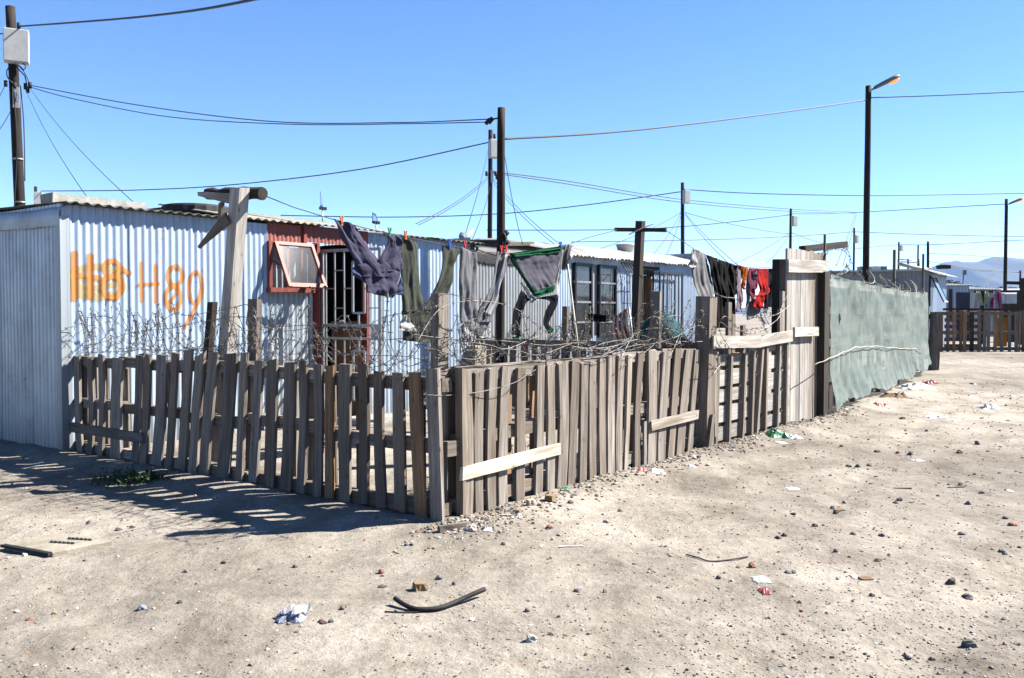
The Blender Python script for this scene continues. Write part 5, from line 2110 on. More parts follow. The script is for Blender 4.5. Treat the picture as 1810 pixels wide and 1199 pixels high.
rC, tC, _ = pole('dark pole with white box rising behind the bright roof', 1206.5, 323, 1206.5, ZC, .19, y_low=440)
meter_box(rC, 1207, 336, 1219, 360, ZC, .18, .2)
rD, tD, _ = pole('far pole with grey box behind the plank gate', 1398, 369, 1397, ZD_, .17, y_low=440)
meter_box(rD, 1399, 382, 1409, 400, ZD_, .17, .2)
rE, tE, _ = pole('thin far pole with box left of the tall street lamp', 1510, 403, 1509, ZE, .16, y_low=470)
meter_box(rE, 1511, 416, 1517, 430, ZE, .16, .2)
for (x, y, xb, dep, dia, lab) in ((1589, 428, 1588, 70, .15, 'far thin pole with a little box above the dark shack roof'), (1623, 433, 1622, 75, .15, 'middle one of three far poles above the dark shack roof'),
                                  (1640.5, 427, 1640, 60, .19, 'right one of three far poles above the dark shack roof'), (1704, 478, 1702, 80, .08, 'thin far mast against the mountain left of the second lamp'),
                                  (1803.5, 478, 1803, 75, .16, 'far pole at the right edge under the second lamp'), (477, 379, 477, 40, .1, None)):
    if lab:
        r_, t_, _ = pole(lab, x, y, xb, dep, dia, y_low=500)
        if x == 1589:
            meter_box(r_, 1590, 434, 1596, 444, dep, .15, .2)
        if x == 1704:
            mesh('mast_box', *box_geo(D(1705, 482, dep), RT * .13, Vector((0, .1, 0)), Z3 * .22), M['lamp_metal'], r_)


def street_lamp(label, xt, yt, xb, depth, dia, head, ylow):
    root, top, base = pole(label, xt, yt, xb, depth, dia, 'street_lamp', 'street lamps', ylow)
    root['category'] = 'street lamp'
    (hx0, hy0), (hx1, hy1) = head
    a, b = D(hx0, hy0, depth), D(hx1, hy1, depth)
    d = (b - a)
    L = d.length
    d.normalize()
    up = Vector((0, 1, 0)).cross(d)
    if up.z < 0:
        up = -up
    sd = Vector((0, 1, 0))
    tube('arm', [top - Z3 * .12, a - d * .05, a + d * .1], .03, M['lamp_metal'], root, n=7)
    v, f = [], []
    secs = [(0, .5, .45), (.06, .75, .7), (.4, .85, .9), (.75, 1, 1), (.95, .9, .75), (1, .6, .4)]
    m = 10
    hw, hh = L * .15, L * .12
    for k, w, h in secs:
        for j in range(m):
            an = 2 * math.pi * j / m
            zz = math.sin(an)
            v.append(a + d * (k * L) + sd * (math.cos(an) * hw * w) + up * (zz * hh * h * (1 if zz > 0 else .55)))
    for i in range(len(secs) - 1):
        for j in range(m):
            f.append((i * m + j, i * m + (j + 1) % m, (i + 1) * m + (j + 1) % m, (i + 1) * m + j))
    f.append(tuple(range(m - 1, -1, -1)))
    f.append(tuple((len(secs) - 1) * m + j for j in range(m)))
    h = mesh('lamp_head', v, f, M['lamp_metal'], root, smooth=True)
    v, f = [], []
    n, m = 8, 10
    c = a + d * (L * .76) - up * (hh * .40)
    for i in range(n + 1):
        q = math.pi * .5 * i / n
        for j in range(m):
            an = 2 * math.pi * j / m
            v.append(c + d * (L * .225 * math.cos(an) * math.cos(q)) + sd * (hw * .85 * math.sin(an) * math.cos(q)) - up * (hh * .95 * math.sin(q)))
    for i in range(n):
        for j in range(m):
            f.append((i * m + j, i * m + (j + 1) % m, (i + 1) * m + (j + 1) % m, (i + 1) * m + j))
    mesh('glowing_bowl', v, f, M['lamp'], h, smooth=True)
    return root, top


rL, tL = street_lamp('tall street lamp glowing orange behind the shade net', 1535, 152, 1530.5, ZL, .2, ((1545, 157), (1589, 135)), 490)
rR, tR = street_lamp('second street lamp glowing orange near the right edge', 1779, 352, 1776.5, ZR, .2, ((1784, 361), (1808, 351)), 515)

cable('thick twisted cable rising to the right from the tallest left pole', [D(35, 47, ZA - .12), D(250, 30, 13), D(450, -1, 9.0), D(900, -130, 5.0)], .022)
cable('upper of the two long cables from the left pole to the thick dark pole', [D(53, 151, ZA - .1), D(250, 187, ZA - 1), D(480, 215, ZA - 3), D(700, 217, 14.6), D(863, 211, ZF)], .012)
cable('lower of the two long cables from the left pole to the thick dark pole', [D(53, 154, ZA - .1), D(130, 175, ZA - .5), D(300, 207, ZA - 1.5), D(520, 220, ZA - 3.4), D(720, 219, 14.5), D(863, 216, ZF)], .011)
cable('long cable from the short left pole up to the slim far pole', [D(72, 338, ZS - .1), D(250, 336, 40), D(420, 326, 37), D(640, 299, 33.5), D(864, 252, ZB - .1)], .03)
cable('stub cable hooking off the left edge of the tallest left pole', [D(-60, 60, ZA), D(12, 60, ZA - .12)], .016)
cable('cable from the thick dark pole up to the tall street lamp', [D(889, 246, ZF), D(1060, 236, 16.5), D(1200, 222, 20), D(1380, 199, 24.3), D(1533, 177, ZL - .1)], .023)
cable('cable leaving the tall street lamp to the right edge', [D(1537, 173, ZL - .1), D(1660, 169, ZL), D(1900, 158, ZL)], .022)
cable('cable from the far side of the roof to the pole behind the bright roof', [D(496, 381, 40), D(700, 384, 40), D(885, 378, 41), D(1040, 362, 41.5), D(1205, 339, ZC - .1)], .03)
cable('cable running right from the pole behind the bright roof past both lamps', [D(1208, 335, ZC - .1), D(1330, 342, 42.5), D(1530, 346, 44), D(1700, 344, 46), D(1900, 340, 47)], .03)
cable('upper twin cable falling from the slim far pole towards the far junction', [D(870, 304, ZB), D(1000, 320, 34), D(1207, 353, 43), D(1400, 370, 55), D(1511, 375, ZE)], .025)
cable('lower twin cable falling from the slim far pole towards the far junction', [D(870, 306, ZB), D(1000, 325, 34), D(1207, 358, 43), D(1400, 374, 55), D(1511, 377, ZE)], .025)
cable('cable from the far junction rising right to the second street lamp', [D(1511, 376, ZE), D(1600, 371, 60), D(1776, 361, ZR)], .03)
cable('cable from the wall top over to the far pole behind the gate', [D(860, 407, 45), D(1100, 406, 47), D(1250, 397, 49), D(1396, 380, ZD_)], .03)
cable('cable from the far pole behind the gate to the far junction', [D(1398, 378, ZD_), D(1450, 378, 56), D(1511, 376, ZE)], .03)
cable('low cable from behind the bright roof to the thin far pole with box', [D(1010, 428, 50), D(1250, 424, 55), D(1400, 418, 60), D(1509, 410, ZE)], .03)
cable('cable from the thin far pole with box to the right edge', [D(1510, 410, ZE), D(1640, 415, 64), D(1780, 418, 64), D(1900, 418, 64)], .03)
cable('cable between the three far poles and the right edge', [D(1510, 440, ZE), D(1589, 433, 70), D(1640, 433, 62), D(1740, 428, 62), D(1900, 420, 62)], .03)
cable('uppermost thin wire over the mountain', [D(1642, 448, 62), D(1720, 452, 70), D(1765, 456, 75)], .03)
cable('middle thin wire over the mountain', [D(1642, 462, 62), D(1720, 476, 70), D(1800, 481, 75)], .03)
cable('lowest thin wire over the mountain', [D(1642, 466, 62), D(1720, 478, 70), D(1800, 482, 75), D(1900, 484, 75)], .025)
DR = [((45, 158), ZA, (162, 360), 9.6, 'drop wire from the left pole to the concrete slab'), ((53, 156), ZA, (252, 372), 9.8, 'drop wire from the left pole past the slab end'),
      ((10, 148), ZA, (-30, 200), ZA, 'upper drop wire running off the left edge'), ((22, 190), ZA, (-30, 255), ZA, 'lower drop wire running off the left edge'),
      ((863, 312), ZB, (735, 396), 16, 'upper drop wire from the slim far pole down to the graffiti roof'), ((863, 316), ZB, (740, 398), 16.2, 'lower drop wire from the slim far pole down to the graffiti roof'),
      ((864, 260), ZB, (823, 412), 13.8, 'dark wrapped cable slanting to the white antenna'), ((866, 330), ZB, (834, 425), 15, 'thin drop wire just left of the slim far pole'),
      ((890, 262), ZF, (924, 432), 14.0, 'dark drop cable right of the thick pole ending at the tarred roof'), ((872, 318), ZB, (990, 432), 20, 'upper long drop wire right of the thick pole'),
      ((872, 324), ZB, (985, 436), 20, 'lower long drop wire right of the thick pole'), ((1203, 376), ZC, (1060, 440), 28, 'drop wire from the roof pole to the left side of the bright roof'),
      ((1203, 378), ZC, (1150, 455), 26, 'drop wire from the roof pole near the basin'), ((1204, 380), ZC, (1175, 457), 26, 'steep drop wire just left of the roof pole'),
      ((1211, 377), ZC, (1318, 480), 26, 'upper drop wire from the roof pole to the black trousers'), ((1211, 379), ZC, (1298, 475), 26, 'lower drop wire from the roof pole to the black trousers'),
      ((1211, 376), ZC, (1396, 414), ZD_, 'slack wire between the roof pole and the pole behind the gate'), ((1396, 412), ZD_, (1290, 470), 40, 'drop wire falling left from the pole behind the gate'),
      ((1400, 412), ZD_, (1500, 440), 60, 'wire falling right from the pole behind the gate'), ((1396, 414), ZD_, (1355, 465), 40, 'steep drop wire left of the pole behind the gate'),
      ((1512, 378), ZE, (1478, 470), 30, 'left of two wires falling from the far junction'), ((1514, 378), ZE, (1490, 470), 30, 'right of two wires falling from the far junction'),
      ((1766, 457), 75, (1736, 509), 60, 'left wire falling in front of the mountain'), ((1767, 457), 75, (1743, 509), 60, 'right wire falling in front of the mountain')]
for (a, za, b_, zb, lab) in DR:
    cable(lab, [D(a[0], a[1], za), D(b_[0], b_[1], zb)], .0045 * (za + zb) / 20 if za > 14 else .007, sag=.12, n=14, group='thin drop wires', name='drop_wire')


# ================================================================== BACKGROUND ON THE RIGHT
def far_shack():
    s0, t0 = 26.7, 2.64
    root = thing('corrugated_shack', 'corrugated shack with shade painted into its dark grey end wall and a bright curled roof edge behind the shade net', 'shack', W(s0, t0))
    wall_sheets(root, W(s0, t0), V, Z3, -U, 0, 3.6, -.03, 2.76, M['tin_grey'], wid=.7)  # end wall's shade put into greyer zinc, lit street face paler
    wall_sheets(root, W(s0, t0), U, Z3, NF, 0, 2.7, -.03, 2.7, M['tin_blue'], wid=.6)
    sheet('wall_sheet', W(s0 + 2.7, t0), V, Z3, U, 0, 3.6, -.03, 2.7, M['tin_grey'], root)
    sheet('wall_sheet', W(s0, t0 + 3.6), U, Z3, V, 0, 2.7, -.03, 2.7, M['tin_grey'], root)
    for i in range(5):
        a = s0 - .15 + i * .62
        v, f, g = [], [], []
        nn, nb = 18, 8
        for x in range(nn + 1):
            aa = a + .68 * x / nn
            for y in range(nb + 1):
                bb = 3.9 * y / nb
                dr = -.17 * max(0, 1 - bb / .5) ** 2
                v.append(W(aa, t0 - .3 + bb, 2.80 + .05 * (aa - s0) * 0 + dr + .014 * math.cos(aa * 2 * math.pi / .09) + .02 * noise.noise(Vector((aa * 2, bb, 0)))))
                g.append((bb, aa, 0))
        for x in range(nn):
            for y in range(nb):
                f.append((x * (nb + 1) + y, (x + 1) * (nb + 1) + y, (x + 1) * (nb + 1) + y + 1, x * (nb + 1) + y + 1))
        mesh('roof_sheet', v, f, M['tin_white'], root, g, True)
    board('fascia', W(s0 - .19, t0 + .1, 2.77), W(s0 - .19, t0 + 3.6, 2.81), Z3, .06, U, .03, M['white_box'], root, n=6)
    # propped window flap on the lit face
    a, b = W(s0 + .15, t0 - .03, 2.05), W(s0 + 1.0, t0 - .45, 1.75)
    fl = board('window_flap', W(s0 + .12, t0 - .05, 2.55), W(s0 + .12, t0 - .42, 1.75), U, .06, V, .04, M['wood_dark'], root, n=2)
    board('flap_bar', W(s0 + .75, t0 - .05, 2.55), W(s0 + .75, t0 - .42, 1.75), U, .06, V, .04, M['wood_dark'], fl, n=2)
    board('flap_bar', W(s0 + .12, t0 - .42, 1.75), W(s0 + .75, t0 - .42, 1.75), Z3, .05, V, .04, M['wood_pale'], fl, n=2)
    mesh('pane', [W(s0 + .15, t0 - .07, 2.52), W(s0 + .72, t0 - .07, 2.52), W(s0 + .72, t0 - .42, 1.77), W(s0 + .15, t0 - .42, 1.77)], [(0, 1, 2, 3)], M['glass2'], fl)
    board('window_hole_shade', W(s0 + .08, t0 - .02, 1.6), W(s0 + .08, t0 - .02, 2.6), U, .12, V, .03, M['wood_dark'], root, n=2)  # dark board painted in for the shade inside the window opening
    # white pipe frame and tubs on the roof
    dep = 30.0
    rk = thing('roof_rack', 'white pipe frame and pale roll lying on the dark shack roof', 'rack', W(28, 3.7, 2.82))
    tube('pipe', [D(1590, 459, dep), D(1626, 461, dep)], .022, M['white_plastic'], rk, n=6)
    tube('pipe', [D(1592, 463, dep), D(1626, 465, dep)], .022, M['white_plastic'], rk, n=6)
    tube('roll', [D(1587, 466, dep - .5), D(1610, 472, dep - .6), D(1640, 477, dep - .6)], .06, M['cream_roll'], rk, n=9)
    for x in (1588, 1605, 1624):
        tube('leg', [D(x, 458, dep), D(x, 482, dep)], .03, M['rubber'], rk, n=6)
    for (x0, y0, x1, y1, mt, nm, lab) in ((1518, 479, 1532, 487, 'green_plastic', 'crate', 'green crate left of the street lamp on the dark roof'), (1537, 473, 1553, 481, 'white_box', 'crate', 'pale grey crate beside the green one on the dark roof'),
                                          (1553, 475, 1564, 481, 'green_plastic', 'crate', 'small green crate right of the pale crate on the roof'), (1659, 480, 1676, 485, 'wood_dark', 'roof_timber', 'dark timber lying on the curled bright roof end')):
        dp = 29.8 if x0 < 1600 else 29.0
        a, b = D(x0, y0, dp), D(x1, y1, dp)
        c = (a + b) * .5
        zb = 2.83
        h = max(.12, a.z - zb)
        v, f, g = board_geo(Vector((a.x, c.y, zb + h / 2)), Vector((b.x, c.y, zb + h / 2)), Z3, h, Vector((0, 1, 0)), .35, n=3, jit=.01)
        o = mesh(nm, v, f, M[mt], None, g)
        tag(o, lab, 'crate' if nm == 'crate' else 'timber')


M['cream_roll'] = plain('cream_roll', (.55, .5, .42), .8)
far_shack()


def far_fence():
    dep = 27.0
    P = lambda x, y=HOR: D(x, y, dep)
    root = thing('pallet_fence', 'far brown pallet fence closing the end of the road', 'fence', Vector((P(1740).x, dep, 0)), 'pallet fences around the yard')
    fw = Vector((0, 1, 0))
    k = lambda x: 1640 + x / 5.994
    h = .18 + (622 - 550) * dep / F_PX
    for i, (a, b, mt) in enumerate(((100, 130, 'wood_pale'), (135, 165, 'wood_brown'), (200, 230, 'wood_brown'), (265, 295, 'wood_brown'), (338, 368, 'wood_brown'), (375, 412, 'wood_brown'), (450, 490, 'wood_dark'), (530, 562, 'wood'),
                                    (588, 622, 'wood'), (630, 662, 'wood'), (700, 732, 'wood_brown'), (770, 805, 'wood'), (855, 888, 'wood'), (925, 962, 'wood'), (968, 985, 'wood_brown'), (1000, 1045, 'wood'), (1060, 1100, 'wood'), (1130, 1170, 'wood_brown'), (1200, 1250, 'wood'), (1290, 1330, 'wood'))):
        x0, x1 = P(k(a)).x, P(k(b)).x
        xm = (x0 + x1) / 2
        board('slat', Vector((xm, dep, gz(xm, dep) - .03)), Vector((xm + random.uniform(-.02, .02), dep, h + random.uniform(-.03, .03))), RT, (x1 - x0), fw, .025, M[mt], root, n=3)
    for z in (h - .07, .18 + (h - .18) * .47, .27):
        for xa, xb in ((95, 410), (415, 700), (702, 985), (990, 1340)):
            board('stringer', Vector((P(k(xa)).x, dep + .06, z)), Vector((P(k(xb)).x, dep + .06, z + random.uniform(-.02, .02))), Z3, .1, fw, .09, M['wood_brown'], root, n=4)
    # back boards
    for i in range(5):
        z = .36 + i * .2
        board('back_board', Vector((P(k(200)).x, dep + .13, z)), Vector((P(k(600)).x, dep + .13, z)), Z3, .11, fw, .02, M['wood_brown'], root, n=3)
    # yellow board leaning behind the slats
    x0, x1 = P(1774).x, P(1796).x
    y = dep + .5
    o = mesh('yellow_board', *box_geo(Vector(((x0 + x1) / 2, y, .78)), RT * ((x1 - x0) / 2), fw * .03, Z3 * .46), M['yellow'])
    tag(o, 'orange yellow board standing behind the far pallet fence', 'board')
    # table edge plank on top
    o = board('top_plank', D(1673, 547, dep + 1.2), D(1812, 548, dep + 1.2), Z3, .07, fw, .5, M['wood_dark'], None, n=6)
    tag(o, 'long dark plank shelf just above the far pallet fence', 'plank')


far_fence()


def backdrop():
    dep = 40.0
    fw = Vector((0, 1, 0))

    def box(name, x0, y0, x1, mat, dp, lab, cat, z0=0.0, depth=2.0, group=None, roof=None):
        a, b = D(x0, y0, dp), D(x1, y0, dp)
        root = thing(name, lab, cat, Vector(((a.x + b.x) / 2, dp, 0)), group)
        w = b.x - a.x
        sheet('wall_sheet', Vector((a.x, dp, 0)), RT, Z3, -fw, 0, w, z0, a.z, mat, root, amp=.02, pitch=.15)
        sheet('wall_sheet', Vector((b.x, dp, 0)), fw, Z3, RT, 0, depth, z0, a.z, mat, root, amp=.02, pitch=.15)
        sheet('wall_sheet', Vector((a.x, dp, 0)), fw, Z3, -RT, 0, depth, z0, a.z, mat, root, amp=.02, pitch=.15)
        Bv = (fw + Z3 * .06).normalized()
        r = sheet('roof_sheet', Vector((a.x - .15, dp - .15, a.z + .02)), RT, Bv, Z3, 0, w + .3, 0, depth + .3, roof or M['tin_grey'], root, amp=.02, pitch=.15)
        md = r.modifiers.new('thickness', 'SOLIDIFY')
        md.thickness = .04
        return root, a, b
    r1, a, b = box('distant_shack', 1675, 505, 1712, M['tin_blue'], 41, 'pale blue distant shack right of the dark shack', 'shack', group='distant shacks')
    mesh('door', *box_geo(D(1680, 538, 40.9), RT * .07, fw * .03, Z3 * .7), M['tarp_black'], r1)
    r2, a, b = box('distant_shack', 1697, 512, 1762, M['tin_grey'], 46, 'grey distant shack behind the coloured laundry', 'shack', depth=3, group='distant shacks')
    r3, a, b = box('distant_shack', 1757, 514, 1850, M['tin_white'], 58, 'white roofed distant shack right of the second lamp pole', 'shack', depth=3, roof=M['tin_white'], group='distant shacks')
    r4, a, b = box('distant_shack', 1778, 520, 1840, M['tin_side'], 50, 'low pale distant shack at the right edge', 'shack', depth=3, roof=M['tin_white'], group='distant shacks')
    # navy board and pale panel
    for (x0, x1, y0, y1, mt, dp, lab) in ((1690, 1714, 517, 556, 'navy_panel', 38.5, 'large dark navy board standing behind the far fence'), (1714, 1727, 517, 556, 'white_box', 38.8, 'pale board right of the navy board'),
                                          (1773, 1806, 537, 560, 'wood_dark', 36.5, 'low dark wooden counter at the right edge')):
        a, b = D(x0, y0, dp), D(x1, y0, dp)
        v, f, g = board_geo(Vector(((a.x + b.x) / 2 + .03, dp, 0)), Vector(((a.x + b.x) / 2, dp, a.z)), RT, (b.x - a.x) * .92, fw, .06 if mt != 'wood_dark' else .6, n=4, w1=(b.x - a.x))
        o = mesh('standing_board', v, f, M[mt], None, g)
        tag(o, lab, 'board' if mt != 'wood_dark' else 'counter')
    # post and rail with coloured washing
    dp = 34.0
    o = thing('laundry_frame', 'wooden post and rail carrying coloured washing behind the far fence', 'frame', ground_at(1736, dp))
    board('post', ground_at(1736, dp), D(1736, 514, dp), RT, .12, fw, .1, M['wood_dark'], o, n=3)
    board('post', ground_at(1801, dp), D(1801, 514, dp), RT, .10, fw, .1, M['wood_dark'], o, n=3)
    board('rail', D(1722, 516, dp - .09), D(1806, 515, dp - .09), Z3, .09, fw, .07, M['wood_dark'], o, n=4)
    colr = {'lime': (.35, .6, .08), 'white': (.8, .8, .85), 'teal': (.1, .35, .4), 'magenta': (.65, .03, .2), 'violet': (.18, .14, .55), 'red': (.6, .03, .04), 'pink': (.7, .3, .4), 'sky': (.35, .5, .7)}
    for i, (x, w, y1, c, lean, lab) in enumerate(((1728, 4, 545, 'white', -3, 'small white cloth at the left end of the far washing'), (1731, 4, 540, 'lime', 5, 'lime green cloth left on the far washing'), (1744, 5, 538, 'lime', 1, 'lime patterned cloth right of the far post'),
                                                  (1745, 7, 545, 'teal', 2, 'teal cloth low on the far washing'), (1750, 6, 546, 'sky', -2, 'light blue cloth in the middle of the far washing'), (1755, 5, 547, 'magenta', -3, 'magenta cloth in the middle of the far washing'),
                                                  (1759, 5, 547, 'violet', 7, 'long white and violet cloth slanting right'), (1764, 4, 546, 'magenta', 4, 'magenta cloth at the right of the far washing'), (1768, 3, 546, 'pink', 1, 'small pink cloth at the right end of the far washing'))):
        pts = []
        v, f = [], []
        nv, nu = 8, 5
        y0 = 515 if i not in (3, 4, 5) else 526
        dq = dp - .16 - .02 * (i % 3)
        for side in (0, 1):
            for j in range(nv + 1):
                for u_ in range(nu + 1):
                    k = j / nv
                    p = D(x + lean * k + (u_ / nu - .5) * w * (1 + .4 * k), y0 + (y1 - y0) * k, dq)
                    p.y += .03 * math.sin(u_ * 2 + i) * k + side * .025
                    v.append(p)
        m = nu + 1
        h = (nv + 1) * m
        for j in range(nv):
            for u_ in range(nu):
                q = j * m + u_
                f.append((q, q + 1, q + m + 1, q + m))
                f.append((h + q + m, h + q + m + 1, h + q + 1, h + q))
            f.append((j * m, j * m + m, h + j * m + m, h + j * m))
            f.append((j * m + nu + m, j * m + nu, h + j * m + nu, h + j * m + nu + m))
        cm = cloth('far_cloth_%d' % i, colr[c], colr['white'] if c in ('violet', 'sky', 'lime') else None, scale=9)
        tag(mesh('hung_cloth', v, f, cm, None, None, True), lab, 'cloth', 'far coloured washing')
    # crossbar frame at the right edge
    o = thing('gate_frame', 'dark timber crossbar frame beside the second street lamp', 'frame', ground_at(1806, 33))
    board('post', ground_at(1807, 33), D(1807, 492, 33), RT, .13, fw, .1, M['wood_dark'], o, n=3)
    board('crossbar', D(1779, 500, 32.92), D(1812, 501, 32.92), Z3, .12, fw, .06, M['wood_dark'], o, n=3)


backdrop()


# ================================================================== TREES AND WEEDS
def tree(label, x, y_top, y_mid, half_w, depth, seed, n=520):
    random.seed(seed)
    base = ground_at(x, depth)
    top = D(x, y_top, depth).z
    low = D(x, y_mid, depth).z
    w = half_w * depth / F_PX
    root = thing('tree', label, 'tree', base, 'far trees')
    pts = [base, base + Z3 * (low * .5), base + Z3 * low + RT * .1, base + Z3 * (top * .92)]
    tube('trunk', pts, [.16, .13, .1, .03], M['wood_dark'], root, n=7)
    b = MB()
    lobes = [(base + Vector((random.uniform(-w, w) * .7, random.uniform(-w, w) * .6, random.uniform(low, top - .25))), random.uniform(.3, .55) * w) for _ in range(11)]
    for c, r in lobes:
        lb = tube_geo([base + Z3 * (low * .8), c], [.04, .012], 4)
        b.add(*lb)
        for _ in range(n // 11):
            d = Vector((random.gauss(0, 1), random.gauss(0, 1), random.gauss(0, .8))).normalized() * r * random.uniform(.55, 1.1)
            p = c + d
            e = Vector((random.uniform(-1, 1), random.uniform(-1, 1), random.uniform(-1, 1))).normalized()
            u_, v_ = perp(e)
            s_ = random.uniform(.06, .13)
            b.add([p - u_ * s_ * .5, p + v_ * s_ * .35, p + u_ * s_ * .6, p - v_ * s_ * .35], [(0, 1, 2, 3)])
    b.build('crown', M['tree_leaf'], root)


tree('round green tree right behind the dark shack corner', 1684, 492, 506, 13, 62, 1)
tree('pale green tree top left of the second street lamp', 1770, 506, 512, 11, 75, 2)
tree('pale green tree top right of the second street lamp', 1787, 507, 513, 11, 76, 3)
tree('grey green bush top near the thin mast', 1724, 504, 511, 8, 85, 4, 200)
tree('green tree top at the right edge beyond the crossbar frame', 1812, 507, 513, 9, 80, 5, 300)


def weed(label, x, y, spread, height, n, seed, s=None):
    random.seed(seed)
    c = on(x, y) if s is None else Vector((*W(*s).xy, gz(*W(*s).xy)))
    root = thing('weed', label, 'weed', c, 'weeds at the fence')
    b = MB()
    st = MB()
    for _ in range(n):
        p = c + Vector((random.gauss(0, spread), random.gauss(0, spread * .6), 0))
        p.z = gz(p.x, p.y)
        h = height * random.uniform(.4, 1.1)
        tip = p + Vector((random.gauss(0, .05), random.gauss(0, .05), h))
        st.add(*tube_geo([p - Z3 * .01, p.lerp(tip, .6) + Vector((.01, 0, 0)), tip], [.003, .0025, .001], 3))
        for k in range(7):
            q = p.lerp(tip, random.uniform(.2, 1))
            d = Vector((random.gauss(0, 1), random.gauss(0, 1), random.gauss(.3, .6))).normalized()
            u_, v_ = perp(d)
            L = random.uniform(.02, .045)
            b.add([q, q + d * L * .5 + u_ * L * .28, q + d * L, q + d * L * .5 - u_ * L * .28], [(0, 1, 2, 3)])
    st.build('stem', M['leaf'], root)
    b.build('leaves', M['leaf'], root)


weed('low green weed clump in the shade at the foot of the left fence', 215, 852, .13, .09, 70, 1)
weed('small weed just right of the larger clump at the left fence', 262, 848, .06, .06, 26, 2)
weed('green plant glimpsed behind the sunlit slats', 0, 0, .06, .7, 16, 3, (1.35, .45))
weed('tufted green plant behind the slats near the broken one', 0, 0, .1, .8, 26, 4, (3.1, .5))
weed('low green plant behind the first sunlit slats', 0, 0, .1, .25, 22, 5, (.6, .4))
random.seed(77)


# ================================================================== LITTER AND STONES
def rock_geo(c, sx, sy, sz, seed, lv=1, rot=0.0, sink=.25):
    t = (1 + 5 ** .5) / 2
    vs = [(-1, t, 0), (1, t, 0), (-1, -t, 0), (1, -t, 0), (0, -1, t), (0, 1, t), (0, -1, -t), (0, 1, -t), (t, 0, -1), (t, 0, 1), (-t, 0, -1), (-t, 0, 1)]
    vs = [Vector(v).normalized() for v in vs]
    fs = [(0, 11, 5), (0, 5, 1), (0, 1, 7), (0, 7, 10), (0, 10, 11), (1, 5, 9), (5, 11, 4), (11, 10, 2), (10, 7, 6), (7, 1, 8), (3, 9, 4), (3, 4, 2), (3, 2, 6), (3, 6, 8), (3, 8, 9), (4, 9, 5), (2, 4, 11), (6, 2, 10), (8, 6, 7), (9, 8, 1)]
    for _ in range(lv):
        cache = {}
        nf = []

        def mid(a, b):
            k = (min(a, b), max(a, b))
            if k not in cache:
                vs.append(((vs[a] + vs[b]) * .5).normalized())
                cache[k] = len(vs) - 1
            return cache[k]
        for a, b, c_ in fs:
            x, y, z = mid(a, b), mid(b, c_), mid(c_, a)
            nf += [(a, x, z), (b, y, x), (c_, z, y), (x, y, z)]
        fs = nf
    co, si = math.cos(rot), math.sin(rot)
    out = []
    for v in vs:
        k = 1 + .55 * noise.noise(v * 1.1 + Vector((seed, 0, 0))) + .2 * noise.noise(v * 2.7 + Vector((0, seed, 0)))
        x, y, z = v.x * sx * k, v.y * sy * k, max(-.6, v.z * k) * sz
        out.append(Vector((c.x + x * co - y * si, c.y + x * si + y * co, c.z + z + sz * (1 - 2 * sink) * .6)))
    return out, fs


def gravel():
    b = MB()
    cols = [((.20, .18, .16), .34), ((.13, .12, .11), .22), ((.36, .31, .265), .28), ((.26, .12, .08), .05), ((.62, .60, .57), .05), ((.16, .19, .25), .03), ((.40, .24, .12), .03)]

    def pick():
        q = random.random()
        for c, w in cols:
            q -= w
            if q <= 0:
                return c
        return cols[0][0]
    n = 0
    # spread over the picture's ground so that near and far are equally peppered
    tries = 0
    while n < 7000 and tries < 90000:
        tries += 1
        y = 640 + (1215 - 640) * random.random() ** 1.05
        x = random.uniform(-20, 1830)
        p = G(x, y)
        s, t, _ = ST(p)
        if t > -.02 and s > -.05 and t < 5 and s < 20:
            continue
        dens = .35 + .8 * max(0, noise.noise(Vector((p.x * .45, p.y * .45, 1)))) + .5 * max(0, noise.noise(Vector((p.x * 1.6, p.y * 1.6, 8))))
        if x > 1150:
            dens += .35
        if x < 700 and y > 960:
            dens -= .12
        if -.5 < t < 0 and -.2 < s < 9:
            dens += .9
        if random.random() > dens:
            continue
        r = random.uniform(.0022, .0055) * (1.9 if random.random() < .10 else 1) * (1.7 if random.random() < .03 else 1)
        r *= max(1.0, min(2.4, p.y / 5.0))
        if -.45 < t < 0 and -.2 < s < 9:
            r *= 1.5
        q = Vector((p.x, p.y, gz(p.x, p.y)))
        v, f = rock_geo(q, r * random.uniform(.8, 1.6), r * random.uniform(.7, 1.2), r * random.uniform(.5, .9), random.uniform(0, 99), 0, random.uniform(0, 6.28))
        b.add(v, f, None, pick())
        n += 1
    # a bank of rubble along the foot of the sunlit fence and round the corner
    for _ in range(1500):
        if random.random() < .8:
            s, t = random.uniform(.0, 8.5), -abs(random.gauss(0, .17)) - .01
        else:
            s, t = random.gauss(.1, .3), -abs(random.gauss(.1, .22)) - .03
        p = W(s, t)
        r = random.uniform(.005, .013) * (1.7 if random.random() < .12 else 1)
        q = Vector((p.x, p.y, gz(p.x, p.y)))
        v, f = rock_geo(q, r * random.uniform(.8, 1.6), r * random.uniform(.7, 1.2), r * random.uniform(.5, .9), random.uniform(0, 99), 0, random.uniform(0, 6.28))
        b.add(v, f, None, pick())
    o = b.build('gravel', M['stone'])
    tag(o, 'small loose gravel and grit scattered over the sand', kind='stuff')


gravel()


def rock(x, y, wpx, hpx, col, name, label, cat, group=None, lv=2):
    p = on(x, y)
    k = p.y / F_PX
    b = MB()
    b.add(*rock_geo(p, wpx * k * .5, wpx * k * .42, hpx * k * .62, random.uniform(0, 99), lv, random.uniform(-.6, .6)), None, col)
    o = b.build(name, M['stone'])
    tag(o, label, cat, group)


DK, GR, BR, LT = (.10, .095, .09), (.15, .145, .14), (.30, .13, .08), (.48, .45, .41)
ORD = ['first', 'second', 'third', 'fourth', 'fifth', 'sixth', 'seventh', 'eighth', 'ninth', 'tenth', 'eleventh', 'twelfth', 'thirteenth', 'fourteenth', 'fifteenth', 'sixteenth']


